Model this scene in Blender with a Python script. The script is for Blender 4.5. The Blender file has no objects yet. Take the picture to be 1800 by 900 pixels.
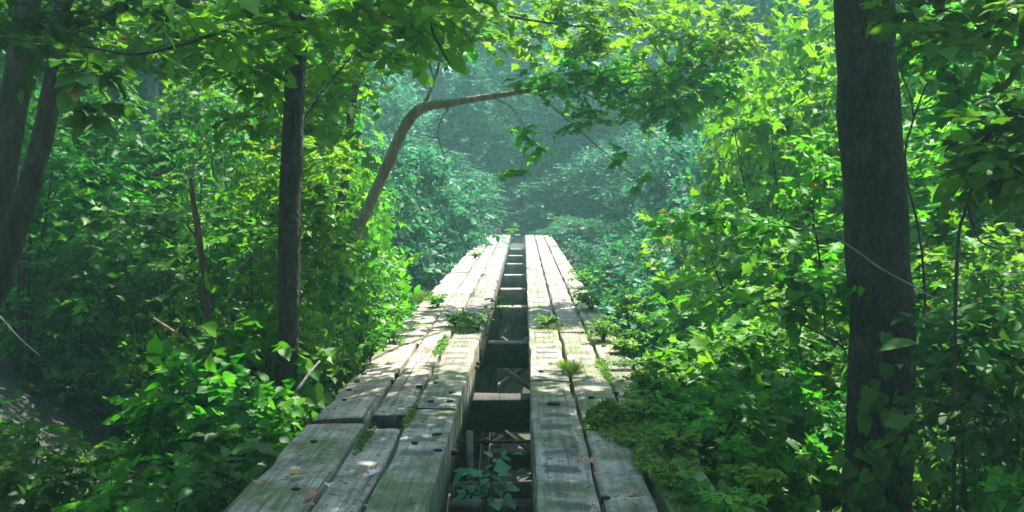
import bpy, math, random
import numpy as np
from mathutils import Vector, noise

random.seed(7)
rng = np.random.default_rng(11)
S = bpy.context.scene
COL = S.collection
R = math.radians

# ------------------------------------------------------------------ camera
F = 1729.0
CAM = np.array((0.0, 0.0, 1.5))
PITCH = math.atan(113 / F)
YAW = math.atan(20 / F)
cd = bpy.data.cameras.new('camera')
cam = bpy.data.objects.new('camera', cd)
COL.objects.link(cam)
cam.location = CAM
cam.rotation_euler = (math.pi / 2 - PITCH, 0, YAW)
cd.sensor_width = 36
cd.lens = 36 * F / 1800
cd.clip_start = 0.05
cd.clip_end = 1000
S.camera = cam
_m = cam.rotation_euler.to_matrix()
RIGHT, UP, FWD = (np.array(_m @ Vector(v)) for v in ((1, 0, 0), (0, 1, 0), (0, 0, -1)))


def P(px, py, d):
    return CAM + d * (FWD + RIGHT * (px - 900) / F + UP * (450 - py) / F)


def on_deck(px, py, z=0.0):
    v = FWD + RIGHT * (px - 900) / F + UP * (450 - py) / F
    t = (z - CAM[2]) / v[2]
    return CAM + v * t


# ------------------------------------------------------------------ materials
def new_mat(name):
    m = bpy.data.materials.new(name)
    m.use_nodes = True
    nt = m.node_tree
    nt.nodes.clear()
    out = nt.nodes.new('ShaderNodeOutputMaterial')

    def N(t, **kw):
        n = nt.nodes.new(t)
        for k, v in kw.items():
            if k in n.inputs:
                n.inputs[k].default_value = v
            else:
                setattr(n, k, v)
        return n

    def L(a, b):
        nt.links.new(a, b)
    return m, N, L, out


def ramp(N, stops):
    r = N('ShaderNodeValToRGB')
    cr = r.color_ramp
    while len(cr.elements) < len(stops):
        cr.elements.new(0.5)
    for e, (p, c) in zip(cr.elements, stops):
        e.position = p
        e.color = (*c, 1) if len(c) == 3 else c
    return r


def leaf_mat(name, dark, mid, light, trans, tmix=0.45, rough=0.5, gloss=0.022):
    m, N, L, out = new_mat(name)
    a = N('ShaderNodeAttribute', attribute_name='tint')
    oi = N('ShaderNodeObjectInfo')
    add = N('ShaderNodeMath', operation='MULTIPLY_ADD')
    L(oi.outputs['Random'], add.inputs[0])
    add.inputs[1].default_value = 0.24
    sub = N('ShaderNodeMath', operation='SUBTRACT')
    L(a.outputs['Fac'], sub.inputs[0])
    sub.inputs[1].default_value = 0.12
    L(sub.outputs[0], add.inputs[2])
    r = ramp(N, [(0.0, dark), (0.5, mid), (0.93, light), (0.97, (0.26, 0.20, 0.045))])
    L(add.outputs[0], r.inputs[0])
    hv = N('ShaderNodeHueSaturation')
    hm = N('ShaderNodeMapRange')
    L(oi.outputs['Random'], hm.inputs['Value'])
    hm.inputs['To Min'].default_value = 0.468
    hm.inputs['To Max'].default_value = 0.518
    L(hm.outputs[0], hv.inputs['Hue'])
    L(r.outputs[0], hv.inputs['Color'])
    r = hv
    d = N('ShaderNodeBsdfDiffuse')
    L(r.outputs[0], d.inputs['Color'])
    t = N('ShaderNodeBsdfTranslucent')
    mx = N('ShaderNodeMix', data_type='RGBA', blend_type='MULTIPLY')
    mx.inputs['Factor'].default_value = 1
    L(r.outputs[0], mx.inputs['A'])
    mx.inputs['B'].default_value = (*trans, 1)
    L(mx.outputs['Result'], t.inputs['Color'])
    s = N('ShaderNodeMixShader')
    s.inputs[0].default_value = tmix
    L(d.outputs[0], s.inputs[1])
    L(t.outputs[0], s.inputs[2])
    g = N('ShaderNodeBsdfGlossy')
    g.inputs['Roughness'].default_value = rough
    g.inputs['Color'].default_value = (0.9, 0.95, 0.9, 1)
    s2 = N('ShaderNodeMixShader')
    s2.inputs[0].default_value = gloss
    L(s.outputs[0], s2.inputs[1])
    L(g.outputs[0], s2.inputs[2])
    L(s2.outputs[0], out.inputs['Surface'])
    return m


M_LEAF = leaf_mat('leaf_green', (0.016, 0.085, 0.008), (0.04, 0.19, 0.012), (0.10, 0.31, 0.022), (1.7, 1.75, 0.7))
M_LEAF_SUN = leaf_mat('leaf_yellow_green', (0.032, 0.15, 0.009), (0.072, 0.27, 0.016), (0.15, 0.38, 0.035), (1.7, 1.6, 0.7), 0.5)
M_LEAF_DARK = leaf_mat('leaf_deep_green', (0.010, 0.06, 0.008), (0.024, 0.125, 0.014), (0.06, 0.22, 0.025), (1.6, 1.7, 0.8), 0.4)
M_LEAF_BLUE = leaf_mat('leaf_blue_green', (0.03, 0.10, 0.05), (0.055, 0.17, 0.09), (0.10, 0.25, 0.14), (1.3, 1.5, 1.0), 0.35)
M_LEAF_FAR = leaf_mat('leaf_forest_hazed', (0.010, 0.06, 0.030), (0.026, 0.135, 0.066), (0.06, 0.24, 0.115), (1.5, 1.7, 1.1), 0.4)  # teal of the haze and far shade put into the leaf colour
M_GRASS = leaf_mat('grass_blade', (0.05, 0.13, 0.02), (0.10, 0.24, 0.035), (0.20, 0.34, 0.07), (1.4, 1.5, 0.8), 0.35)
M_MOSS = leaf_mat('moss_green', (0.03, 0.10, 0.02), (0.07, 0.19, 0.04), (0.12, 0.27, 0.06), (1.2, 1.3, 0.8), 0.2)


def bark_mat(name, c0, c1, c2, scale=14, stretch=0.25, bump=0.6, dist=0.02):
    m, N, L, out = new_mat(name)
    tc = N('ShaderNodeTexCoord')
    mp = N('ShaderNodeMapping')
    mp.inputs['Scale'].default_value = (1, 1, stretch)
    L(tc.outputs['Object'], mp.inputs['Vector'])
    n1 = N('ShaderNodeTexNoise', Scale=scale, Detail=8, Roughness=0.65)
    v1 = N('ShaderNodeTexVoronoi', Scale=scale * 1.6, feature='DISTANCE_TO_EDGE')
    n2 = N('ShaderNodeTexNoise', Scale=2.0, Detail=3)
    L(tc.outputs['Object'], n2.inputs['Vector'])
    for n in (n1, v1):
        L(mp.outputs[0], n.inputs['Vector'])
    r = ramp(N, [(0.3, c0), (0.55, c1), (0.78, c2)])
    L(n1.outputs['Fac'], r.inputs[0])
    mul = N('ShaderNodeMix', data_type='RGBA', blend_type='MULTIPLY')
    mul.inputs['Factor'].default_value = 0.55
    L(r.outputs[0], mul.inputs['A'])
    r2 = ramp(N, [(0.35, (0.45, 0.5, 0.42)), (0.65, (1, 1, 1))])
    L(n2.outputs['Fac'], r2.inputs[0])
    L(r2.outputs[0], mul.inputs['B'])
    n3 = N('ShaderNodeTexNoise', Scale=3.4, Detail=8, Roughness=0.7)
    L(tc.outputs['Object'], n3.inputs['Vector'])
    r3 = ramp(N, [(0.55, (0, 0, 0)), (0.68, (0.65, 0.65, 0.65))])
    L(n3.outputs['Fac'], r3.inputs[0])
    ms = N('ShaderNodeMix', data_type='RGBA')
    L(r3.outputs[0], ms.inputs['Factor'])
    L(mul.outputs['Result'], ms.inputs['A'])
    r4 = ramp(N, [(0.4, (0.045, 0.06, 0.025)), (0.7, (0.13, 0.14, 0.10))])
    L(n1.outputs['Fac'], r4.inputs[0])
    L(r4.outputs[0], ms.inputs['B'])
    mul = ms
    b = N('ShaderNodeBsdfPrincipled', Roughness=0.9)
    L(mul.outputs['Result'], b.inputs['Base Color'])
    h = N('ShaderNodeMath', operation='MULTIPLY_ADD')
    L(v1.outputs['Distance'], h.inputs[0])
    h.inputs[1].default_value = 1.4
    L(n1.outputs['Fac'], h.inputs[2])
    bp = N('ShaderNodeBump', Strength=bump, Distance=dist)
    L(h.outputs[0], bp.inputs['Height'])
    L(bp.outputs[0], b.inputs['Normal'])
    L(b.outputs[0], out.inputs['Surface'])
    return m


M_BARK_DARK = bark_mat('bark_dark', (0.013, 0.009, 0.006), (0.042, 0.028, 0.018), (0.10, 0.070, 0.046), 18, 0.35, 1.0, .045)
M_BARK = bark_mat('bark_brown', (0.03, 0.022, 0.016), (0.075, 0.055, 0.04), (0.13, 0.10, 0.075), 16, 0.3, 0.8)
M_BARK_RED = bark_mat('bark_reddish', (0.05, 0.025, 0.018), (0.16, 0.09, 0.065), (0.28, 0.18, 0.14), 18, 0.3, 0.8)
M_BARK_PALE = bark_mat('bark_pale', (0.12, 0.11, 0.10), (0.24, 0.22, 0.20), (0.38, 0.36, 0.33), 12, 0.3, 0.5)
M_BARK_TAN = bark_mat('bark_tan', (0.09, 0.065, 0.045), (0.27, 0.20, 0.14), (0.46, 0.37, 0.28), 16, 0.22, 0.8)
M_TWIG = bark_mat('twig_bark', (0.02, 0.016, 0.012), (0.05, 0.04, 0.03), (0.09, 0.07, 0.055), 20, 0.4, 0.3)


def wood_mat(name, base=1.0, stripes=0.0, moss=0.4, warm=0.0, sx=0.0, sw=1.0):
    """weathered silver-grey timber: long grain, checks, moss; dark bars where the ties once lay"""
    m, N, L, out = new_mat(name)
    geo = N('ShaderNodeTexCoord')
    oi = N('ShaderNodeObjectInfo')
    off = N('ShaderNodeVectorMath', operation='MULTIPLY_ADD')
    L(oi.outputs['Random'], off.inputs[0])
    off.inputs[1].default_value = (37, 53, 19)
    L(geo.outputs['Object'], off.inputs[2])
    mp = N('ShaderNodeMapping')
    mp.inputs['Scale'].default_value = (22, 0.9, 22)
    L(off.outputs[0], mp.inputs['Vector'])
    grain = N('ShaderNodeTexNoise', Scale=1.6, Detail=9, Roughness=0.68, Distortion=0.6)
    L(mp.outputs[0], grain.inputs['Vector'])
    mp2 = N('ShaderNodeMapping')
    mp2.inputs['Scale'].default_value = (30, 0.55, 30)
    L(off.outputs[0], mp2.inputs['Vector'])
    crack = N('ShaderNodeTexNoise', Scale=1.0, Detail=4, Roughness=0.5)
    L(mp2.outputs[0], crack.inputs['Vector'])
    blot = N('ShaderNodeTexNoise', Scale=3.0, Detail=7, Roughness=0.62)
    L(off.outputs[0], blot.inputs['Vector'])
    k = base
    c = ramp(N, [(0.25, (0.13 * k, 0.108 * k, 0.086 * k)), (0.5, (0.35 * k, (0.305 - .01 * warm) * k, (0.255 - .02 * warm) * k)),
                 (0.8, (0.53 * k, (0.475 - .03 * warm) * k, (0.41 - .04 * warm) * k))])
    L(grain.outputs['Fac'], c.inputs[0])
    # dirt blotches
    dr = ramp(N, [(0.36, (0.34, 0.31, 0.27)), (0.56, (1, 1, 1))])
    L(blot.outputs['Fac'], dr.inputs[0])
    m1 = N('ShaderNodeMix', data_type='RGBA', blend_type='MULTIPLY')
    m1.inputs['Factor'].default_value = 0.8
    L(c.outputs[0], m1.inputs['A'])
    L(dr.outputs[0], m1.inputs['B'])
    # small dark rot spots
    sp = N('ShaderNodeTexNoise', Scale=17.0, Detail=4, Roughness=0.6)
    L(off.outputs[0], sp.inputs['Vector'])
    spr = ramp(N, [(0.33, (0.22, 0.19, 0.16)), (0.43, (1, 1, 1))])
    L(sp.outputs['Fac'], spr.inputs[0])
    m1b = N('ShaderNodeMix', data_type='RGBA', blend_type='MULTIPLY')
    m1b.inputs['Factor'].default_value = 0.9
    L(m1.outputs['Result'], m1b.inputs['A'])
    L(spr.outputs[0], m1b.inputs['B'])
    m1 = m1b
    # checks
    cr = ramp(N, [(0.30, (0.12, 0.11, 0.10)), (0.37, (1, 1, 1))])
    L(crack.outputs['Fac'], cr.inputs[0])
    m2 = N('ShaderNodeMix', data_type='RGBA', blend_type='MULTIPLY')
    m2.inputs['Factor'].default_value = 0.85
    L(m1.outputs['Result'], m2.inputs['A'])
    L(cr.outputs[0], m2.inputs['B'])
    cur = m2.outputs['Result']
    sep = N('ShaderNodeSeparateXYZ')
    L(geo.outputs['Object'], sep.inputs[0])
    if stripes > 0:
        wob = N('ShaderNodeTexNoise', Scale=7.0, Detail=4, Roughness=0.6)
        L(off.outputs[0], wob.inputs['Vector'])
        ma = N('ShaderNodeMath', operation='MULTIPLY_ADD')
        L(wob.outputs['Fac'], ma.inputs[0])
        ma.inputs[1].default_value = 0.16
        L(sep.outputs['Y'], ma.inputs[2])
        dv = N('ShaderNodeMath', operation='DIVIDE')
        L(ma.outputs[0], dv.inputs[0])
        dv.inputs[1].default_value = 0.32
        fr = N('ShaderNodeMath', operation='FRACT')
        L(dv.outputs[0], fr.inputs[0])
        sr = ramp(N, [(0.36, (0, 0, 0)), (0.52, (1, 1, 1)), (0.80, (1, 1, 1)), (0.97, (0, 0, 0))])
        L(fr.outputs[0], sr.inputs[0])
        # the bars stop short of the timber's edges and are worn unevenly
        rag = N('ShaderNodeTexNoise', Scale=4.2, Detail=3)
        L(geo.outputs['Object'], rag.inputs['Vector'])
        rr = ramp(N, [(0.33, (0.4, 0.4, 0.4)), (0.5, (1, 1, 1))])
        L(rag.outputs['Fac'], rr.inputs[0])
        ms = N('ShaderNodeMath', operation='MULTIPLY')
        L(sr.outputs[0], ms.inputs[0])
        L(rr.outputs[0], ms.inputs[1])
        cx = N('ShaderNodeMath', operation='SUBTRACT')
        L(sep.outputs['X'], cx.inputs[0])
        cx.inputs[1].default_value = sx
        ab = N('ShaderNodeMath', operation='ABSOLUTE')
        L(cx.outputs[0], ab.inputs[0])
        lt = N('ShaderNodeMath', operation='MULTIPLY_ADD')
        L(wob.outputs['Fac'], lt.inputs[0])
        lt.inputs[1].default_value = 0.10
        L(ab.outputs[0], lt.inputs[2])
        edge = N('ShaderNodeMath', operation='LESS_THAN')
        L(lt.outputs[0], edge.inputs[0])
        edge.inputs[1].default_value = sw * 0.5 + 0.02
        ms2 = N('ShaderNodeMath', operation='MULTIPLY')
        L(ms.outputs[0], ms2.inputs[0])
        L(edge.outputs[0], ms2.inputs[1])
        ms3 = N('ShaderNodeMath', operation='MULTIPLY')
        L(ms2.outputs[0], ms3.inputs[0])
        ms3.inputs[1].default_value = stripes
        m3 = N('ShaderNodeMix', data_type='RGBA')
        L(ms3.outputs[0], m3.inputs['Factor'])
        L(cur, m3.inputs['A'])
        m3.inputs['B'].default_value = (0.075, 0.072, 0.072, 1)
        cur = m3.outputs['Result']
    # moss and algae
    mo = N('ShaderNodeTexNoise', Scale=2.1, Detail=8, Roughness=0.7)
    L(off.outputs[0], mo.inputs['Vector'])
    mr = ramp(N, [(0.66 - 0.22 * moss, (0, 0, 0)), (0.76 - 0.18 * moss, (1, 1, 1))])
    L(mo.outputs['Fac'], mr.inputs[0])
    mg = N('ShaderNodeMath', operation='MULTIPLY')
    L(mr.outputs[0], mg.inputs[0])
    mg.inputs[1].default_value = 0.85
    m4 = N('ShaderNodeMix', data_type='RGBA')
    L(mg.outputs[0], m4.inputs['Factor'])
    L(cur, m4.inputs['A'])
    mc = ramp(N, [(0.35, (0.05, 0.085, 0.02)), (0.65, (0.16, 0.21, 0.06))])
    L(grain.outputs['Fac'], mc.inputs[0])
    L(mc.outputs[0], m4.inputs['B'])
    b = N('ShaderNodeBsdfPrincipled', Roughness=0.85)
    L(m4.outputs['Result'], b.inputs['Base Color'])
    hh = N('ShaderNodeMath', operation='MULTIPLY_ADD')
    L(cr.outputs[0], hh.inputs[0])
    hh.inputs[1].default_value = 0.5
    L(grain.outputs['Fac'], hh.inputs[2])
    bp = N('ShaderNodeBump', Strength=0.9, Distance=0.012)
    L(hh.outputs[0], bp.inputs['Height'])
    L(bp.outputs[0], b.inputs['Normal'])
    L(b.outputs[0], out.inputs['Surface'])
    return m


def plain_mat(name, c0, c1, scale=20, rough=0.85, metal=0.0):
    m, N, L, out = new_mat(name)
    tc = N('ShaderNodeTexCoord')
    n = N('ShaderNodeTexNoise', Scale=scale, Detail=5)
    L(tc.outputs['Object'], n.inputs['Vector'])
    r = ramp(N, [(0.35, c0), (0.65, c1)])
    L(n.outputs['Fac'], r.inputs[0])
    b = N('ShaderNodeBsdfPrincipled', Roughness=rough, Metallic=metal)
    L(r.outputs[0], b.inputs['Base Color'])
    L(b.outputs[0], out.inputs['Surface'])
    return m


M_HOLE = plain_mat('bolt_hole_shade', (0.006, 0.006, 0.006), (0.014, 0.013, 0.012))  # black paints in the shade inside a bolt hole
M_RUST = plain_mat('rusty_iron', (0.03, 0.02, 0.016), (0.09, 0.05, 0.035), 60, 0.8, 0.4)


def ground_mat():
    m, N, L, out = new_mat('forest_floor')
    tc = N('ShaderNodeTexCoord')
    n1 = N('ShaderNodeTexNoise', Scale=9.0, Detail=10, Roughness=0.7)
    v = N('ShaderNodeTexVoronoi', Scale=16.0)
    n2 = N('ShaderNodeTexNoise', Scale=0.5, Detail=5)
    for n in (n1, v, n2):
        L(tc.outputs['Object'], n.inputs['Vector'])
    r = ramp(N, [(0.3, (0.022, 0.018, 0.014)), (0.55, (0.06, 0.049, 0.04)), (0.75, (0.10, 0.083, 0.068))])
    L(n1.outputs['Fac'], r.inputs[0])
    mx = N('ShaderNodeMix', data_type='RGBA', blend_type='OVERLAY')
    mx.inputs['Factor'].default_value = 0.4
    L(r.outputs[0], mx.inputs['A'])
    L(v.outputs['Color'], mx.inputs['B'])
    hs = N('ShaderNodeHueSaturation', Saturation=0.45)
    L(mx.outputs['Result'], hs.inputs['Color'])
    g = ramp(N, [(0.52, (0, 0, 0)), (0.66, (0.7, 0.7, 0.7))])
    L(n2.outputs['Fac'], g.inputs[0])
    m2 = N('ShaderNodeMix', data_type='RGBA')
    L(g.outputs[0], m2.inputs['Factor'])
    L(hs.outputs[0], m2.inputs['A'])
    m2.inputs['B'].default_value = (0.04, 0.08, 0.02, 1)
    b = N('ShaderNodeBsdfPrincipled', Roughness=0.95)
    L(m2.outputs['Result'], b.inputs['Base Color'])
    bp = N('ShaderNodeBump', Strength=0.8, Distance=0.05)
    L(n1.outputs['Fac'], bp.inputs['Height'])
    L(bp.outputs[0], b.inputs['Normal'])
    L(b.outputs[0], out.inputs['Surface'])
    return m


# ------------------------------------------------------------------ scene graph helpers
def tag(o, label, cat, group=None):
    o['label'] = label
    o['category'] = cat
    if group:
        o['group'] = group
    return o


def thing(name, label, cat, loc=(0, 0, 0), group=None):
    o = bpy.data.objects.new(name, None)
    COL.objects.link(o)
    o.location = [float(v) for v in loc]
    o.empty_display_size = 0.2
    return tag(o, label, cat, group)


def link(name, mesh, parent=None, loc=None):
    o = bpy.data.objects.new(name, mesh)
    COL.objects.link(o)
    if parent is not None:
        o.parent = parent
        if loc is None:           # mesh given in world coordinates: keep it there
            o.location = -parent.location
        else:
            o.location = loc
    elif loc is not None:
        o.location = loc
    return o


# ------------------------------------------------------------------ mesh builders
class Geo:
    def __init__(self):
        self.v, self.loops, self.cnt, self.mat, self.tint = [], [], [], [], []
        self.n = 0

    def add(self, verts, faces_idx, counts, mat, tint):
        self.v.append(np.asarray(verts, dtype=np.float64))
        self.loops.append(np.asarray(faces_idx, dtype=np.int64) + self.n)
        self.cnt.append(np.asarray(counts, dtype=np.int64))
        k = len(counts)
        self.mat.append(np.full(k, mat, dtype=np.int32))
        self.tint.append(np.broadcast_to(np.asarray(tint, dtype=np.float32), (k,)).copy())
        self.n += len(verts)

    def mesh(self, name, mats, smooth=False):
        v = np.concatenate(self.v)
        lo = np.concatenate(self.loops)
        c = np.concatenate(self.cnt)
        me = bpy.data.meshes.new(name)
        me.vertices.add(len(v))
        me.vertices.foreach_set('co', v.ravel().astype(np.float32))
        me.loops.add(len(lo))
        me.loops.foreach_set('vertex_index', lo.astype(np.int32))
        me.polygons.add(len(c))
        st = np.concatenate(([0], np.cumsum(c)[:-1])).astype(np.int32)
        me.polygons.foreach_set('loop_start', st)
        me.polygons.foreach_set('loop_total', c.astype(np.int32))
        for m in mats:
            me.materials.append(m)
        me.polygons.foreach_set('material_index', np.concatenate(self.mat))
        a = me.attributes.new('tint', 'FLOAT', 'FACE')
        a.data.foreach_set('value', np.concatenate(self.tint))
        me.update(calc_edges=True)
        if smooth:
            me.polygons.foreach_set('use_smooth', np.ones(len(c), dtype=bool))
        return me


def unit(a):
    return a / np.maximum(np.linalg.norm(a, axis=-1, keepdims=True), 1e-9)


# leaf templates: verts (u along the midrib, v sideways, w up), faces
def T_ovate():
    v = np.array([(0, 0, 0), (.33, 0, .03), (.68, 0, .0), (1, 0, -.10),
                  (.14, .20, .05), (.45, .31, .08), (.75, .19, .0),
                  (.14, -.20, .05), (.45, -.31, .08), (.75, -.19, .0)], float)
    f = [(0, 1, 4), (1, 5, 4), (1, 2, 6, 5), (2, 3, 6), (0, 7, 1), (1, 7, 8), (1, 8, 9, 2), (2, 9, 3)]
    return v, f


def T_simple():
    v = np.array([(0, 0, 0), (.3, .30, .05), (.7, .24, .02), (1, 0, -.08), (.7, -.24, .02), (.3, -.30, .05)], float)
    f = [(0, 3, 2, 1), (0, 5, 4, 3)]
    return v, f


def T_maple():
    h = [(0, 0.0), (-.04, .26), (.16, .24), (.26, .56), (.40, .34), (.52, .40), (.60, .17), (1.0, 0)]
    v = [(u, w, 0.12 * w) for u, w in h] + [(u, -w, 0.12 * w) for u, w in h[1:-1]]
    v = np.array(v, float)
    v[:, 2] -= 0.12 * v[:, 0] ** 2
    f = [(7, 6, 5, 4, 3, 2, 1, 0), (0, 8, 9, 10, 11, 12, 13, 7)]
    return v, f


def T_heart():
    h = [(0, 0.0), (-.10, .20), (.04, .40), (.28, .44), (.55, .33), (.80, .13), (1.0, 0)]
    v = [(u, w, 0.22 * w - .10 * u * u) for u, w in h] + [(u, -w, 0.22 * w - .10 * u * u) for u, w in h[1:-1]]
    return np.array(v, float), [(6, 5, 4, 3, 2, 1, 0), (0, 7, 8, 9, 10, 11, 6)]


OV, SI, MA, RO = T_ovate(), T_simple(), T_maple(), T_heart()


def add_leaves(g, pos, d, n, size, tint, tpl, mat=0):
    """one template leaf per row: axis d, face normal n"""
    tv, tf = tpl
    d = unit(d)
    s = unit(np.cross(n, d))
    nn = np.cross(d, s)
    N_, V_ = len(pos), len(tv)
    sz = size[:, None, None]
    w = pos[:, None, :] + sz * (tv[None, :, 0:1] * d[:, None, :] + tv[None, :, 1:2] * s[:, None, :] + tv[None, :, 2:3] * nn[:, None, :])
    base = np.arange(N_)[:, None] * V_
    fl = np.concatenate([np.array(f) for f in tf])
    cn = np.array([len(f) for f in tf])
    g.add(w.reshape(-1, 3), (base + fl[None, :]).ravel(), np.tile(cn, N_), mat, np.repeat(tint, len(cn)))


def add_twigs(g, a, b, r, mat=1):
    """thin three-sided twigs from a to b"""
    d = unit(b - a)
    ref = np.where(np.abs(d[:, 2:3]) > 0.9, np.array([[1.0, 0, 0]]), np.array([[0, 0, 1.0]]))
    x = unit(np.cross(d, ref))
    y = np.cross(d, x)
    vs = []
    for (p, k) in ((a, 1.0), (b, 0.45)):
        for j in range(3):
            an = j * 2 * math.pi / 3
            vs.append(p + (r * k)[:, None] * (math.cos(an) * x + math.sin(an) * y))
    v = np.stack(vs, 1)
    n = len(a)
    f = np.array([0, 1, 4, 3, 1, 2, 5, 4, 2, 0, 3, 5])
    g.add(v.reshape(-1, 3), (np.arange(n)[:, None] * 6 + f[None]).ravel(), np.full(n * 3, 4), mat, 0.5)


def sprays(g, base, d, length, nl, size, tpl, droop=0.25, twig_r=0.004, tint0=None, flat=0.45, mat=0):
    """leafy twigs: base (T,3), d (T,3), length (T,), nl leaves on each"""
    T = len(base)
    d = unit(d)
    t = (np.arange(nl) + 0.6) / (nl - 0.4)
    lat = unit(np.cross(d, np.array([0, 0, 1.0])) + 1e-4)
    pos = base[:, None] + d[:, None] * (length[:, None] * t)[..., None]
    pos[..., 2] -= droop * length[:, None] * t ** 2
    sgn = np.where(np.arange(nl) % 2 == 0, 1.0, -1.0)
    sgn[-1] = 0
    ld = 0.55 * d[:, None] + sgn[None, :, None] * 0.85 * lat[:, None] + rng.normal(0, .25, (T, nl, 3))
    ld[..., 2] -= 0.22
    nrm = np.array([0, 0, 1.0]) + rng.normal(0, flat, (T, nl, 3))
    sz = size * rng.uniform(.4, 1.25, (T, nl))
    tt = rng.uniform(.15, .85, T) if tint0 is None else tint0
    ti = np.clip(tt[:, None] + rng.normal(0, .15, (T, nl)), 0, .8)
    ti[rng.uniform(0, 1, (T, nl)) < .004] = 1.1
    add_leaves(g, pos.reshape(-1, 3), ld.reshape(-1, 3), nrm.reshape(-1, 3), sz.ravel(), ti.ravel(), tpl, mat)
    if twig_r > 0:
        end = base + d * length[:, None]
        end[:, 2] -= droop * length * 0.85
        add_twigs(g, base, end, np.full(T, twig_r))


def clump_sprays(g, centres, rad, twigs, nl, size, tpl, up=0.1, flatz=0.55, **kw):
    """leaf clumps: every centre throws out twigs of leaves"""
    K = len(centres)
    rad = np.broadcast_to(rad, (K,))
    dd = unit(rng.normal(0, 1, (K, twigs, 3)))
    dd[..., 2] = dd[..., 2] * flatz + up
    dd = unit(dd)
    start = centres[:, None] + dd * (rad[:, None, None] * rng.uniform(0, .55, (K, twigs, 1)))
    ln = rad[:, None] * rng.uniform(.5, 1.0, (K, twigs))
    tint = np.clip(rng.uniform(.25, .75, (K, 1)) + rng.normal(0, .12, (K, twigs)), 0, 1)
    sprays(g, start.reshape(-1, 3), dd.reshape(-1, 3), ln.ravel(), nl, size, tpl, tint0=tint.ravel(), **kw)


def ellipsoid_pts(c, r, n, shell=0.5):
    u = unit(rng.normal(0, 1, (n, 3)))
    k = rng.uniform(shell ** 3, 1, (n, 1)) ** (1 / 3)
    return np.asarray(c) + u * k * np.asarray(r)


def catmull(pts, m=6):
    p = [np.asarray(q, float) for q in pts]
    p = [2 * p[0] - p[1]] + p + [2 * p[-1] - p[-2]]
    o = []
    for i in range(1, len(p) - 2):
        for k in range(m):
            t = k / m
            o.append(0.5 * (2 * p[i] + (p[i + 1] - p[i - 1]) * t + (2 * p[i - 1] - 5 * p[i] + 4 * p[i + 1] - p[i + 2]) * t * t
                            + (3 * p[i] - p[i - 1] - 3 * p[i + 1] + p[i + 2]) * t ** 3))
    o.append(p[-2])
    return np.array(o)


def add_tube(g, pts, r0, r1, n=10, m=6, rough=0.06, mat=0, flare=0.0, radii=None):
    q = catmull(pts, m) if len(pts) > 2 else np.array([np.asarray(pts[0]) * (1 - t) + np.asarray(pts[1]) * t for t in np.linspace(0, 1, m + 1)])
    K = len(q)
    tan = unit(np.gradient(q, axis=0))
    t = np.linspace(0, 1, K)
    if radii is None:
        rr = r0 + (r1 - r0) * t
        rr = rr + flare * r0 * np.exp(-t * 14)
    else:
        rr = np.interp(t, np.linspace(0, 1, len(radii)), radii)
    x = unit(np.cross(tan[0], (0.31, 0.9, 0.1) if abs(tan[0][2]) > .5 else (0, 0, 1)))
    vs = np.zeros((K, n, 3))
    seed = random.uniform(0, 50)
    for i in range(K):
        x = unit(x - tan[i] * np.dot(x, tan[i]))
        y = np.cross(tan[i], x)
        for j in range(n):
            a = 2 * math.pi * j / n
            dvec = math.cos(a) * x + math.sin(a) * y
            p = q[i] + dvec * rr[i]
            k = 1 + rough * 2 * noise.noise(Vector((p[0] * 5 / max(rr[i] * 8, .3) + seed, p[1] * 5 / max(rr[i] * 8, .3), p[2] * 1.7)))
            vs[i, j] = q[i] + dvec * rr[i] * k
    idx = []
    for i in range(K - 1):
        for j in range(n):
            j2 = (j + 1) % n
            idx.append((i * n + j, i * n + j2, (i + 1) * n + j2, (i + 1) * n + j))
    loops = np.array(idx).ravel()
    cnt = [4] * len(idx)
    loops = np.concatenate((loops, np.arange(n)[::-1], (K - 1) * n + np.arange(n)))
    cnt += [n, n]
    g.add(vs.reshape(-1, 3), loops, cnt, mat, 0.5)


def tube_mesh(name, pts, r0, r1, mat_, **kw):
    g = Geo()
    add_tube(g, pts, r0, r1, **kw)
    return g.mesh(name, [mat_], smooth=True)


# ------------------------------------------------------------------ terrain
def sm(a, b, x):
    t = min(1, max(0, (x - a) / (b - a)))
    return t * t * (3 - 2 * t)


def ground_z(x, y):
    z = -1.15 + 0.55 * sm(1.5, -3, y) - 2.2 * sm(5, 17, y) + 3.3 * sm(24, 36, y)
    z -= 1.0 * sm(3, 9, y) * sm(34, 25, y) * math.exp(-(x / 2.2) ** 2)
    z += 0.03 * max(0, abs(x) - 6)
    z += 1.9 * sm(-3.2, -8, x) * sm(4, 9, y) * sm(30, 18, y)
    z += 0.35 * noise.noise(Vector((x * .22, y * .22, 3.1))) + 0.10 * noise.noise(Vector((x * .9, y * .9, 7.7)))
    if y > 33:
        z = z + 0.02 * min(y - 33, 60) + 0.2 * min(70, max(0, y - 43))
        z -= .55 * sm(7, 3, abs(x)) * sm(42, 36, y)
        z = min(z, -.12) if y < 40 and abs(x) < 6 else z
    return z


def build_ground():
    g = Geo()
    xs = np.concatenate((np.linspace(-160, -24, 24), np.linspace(-22, 22, 112), np.linspace(24, 160, 24)))
    ys = np.concatenate((np.linspace(-60, -6, 12), np.linspace(-5, 45, 126), np.linspace(47, 200, 34)))
    v = np.array([[x, y, ground_z(x, y)] for y in ys for x in xs])
    nx = len(xs)
    f = []
    for j in range(len(ys) - 1):
        for i in range(nx - 1):
            f += [j * nx + i, j * nx + i + 1, (j + 1) * nx + i + 1, (j + 1) * nx + i]
    g.add(v, f, [4] * (len(f) // 4), 0, 0.5)
    o = link('ground', g.mesh('ground', [ground_mat()], smooth=True))
    o['kind'] = 'structure'


build_ground()

# ------------------------------------------------------------------ the bridge
bridge = thing('trestle_bridge', 'abandoned weathered timber trestle bridge of two plank tracks with an open slot between', 'bridge', (0, 17, 0))


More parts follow.
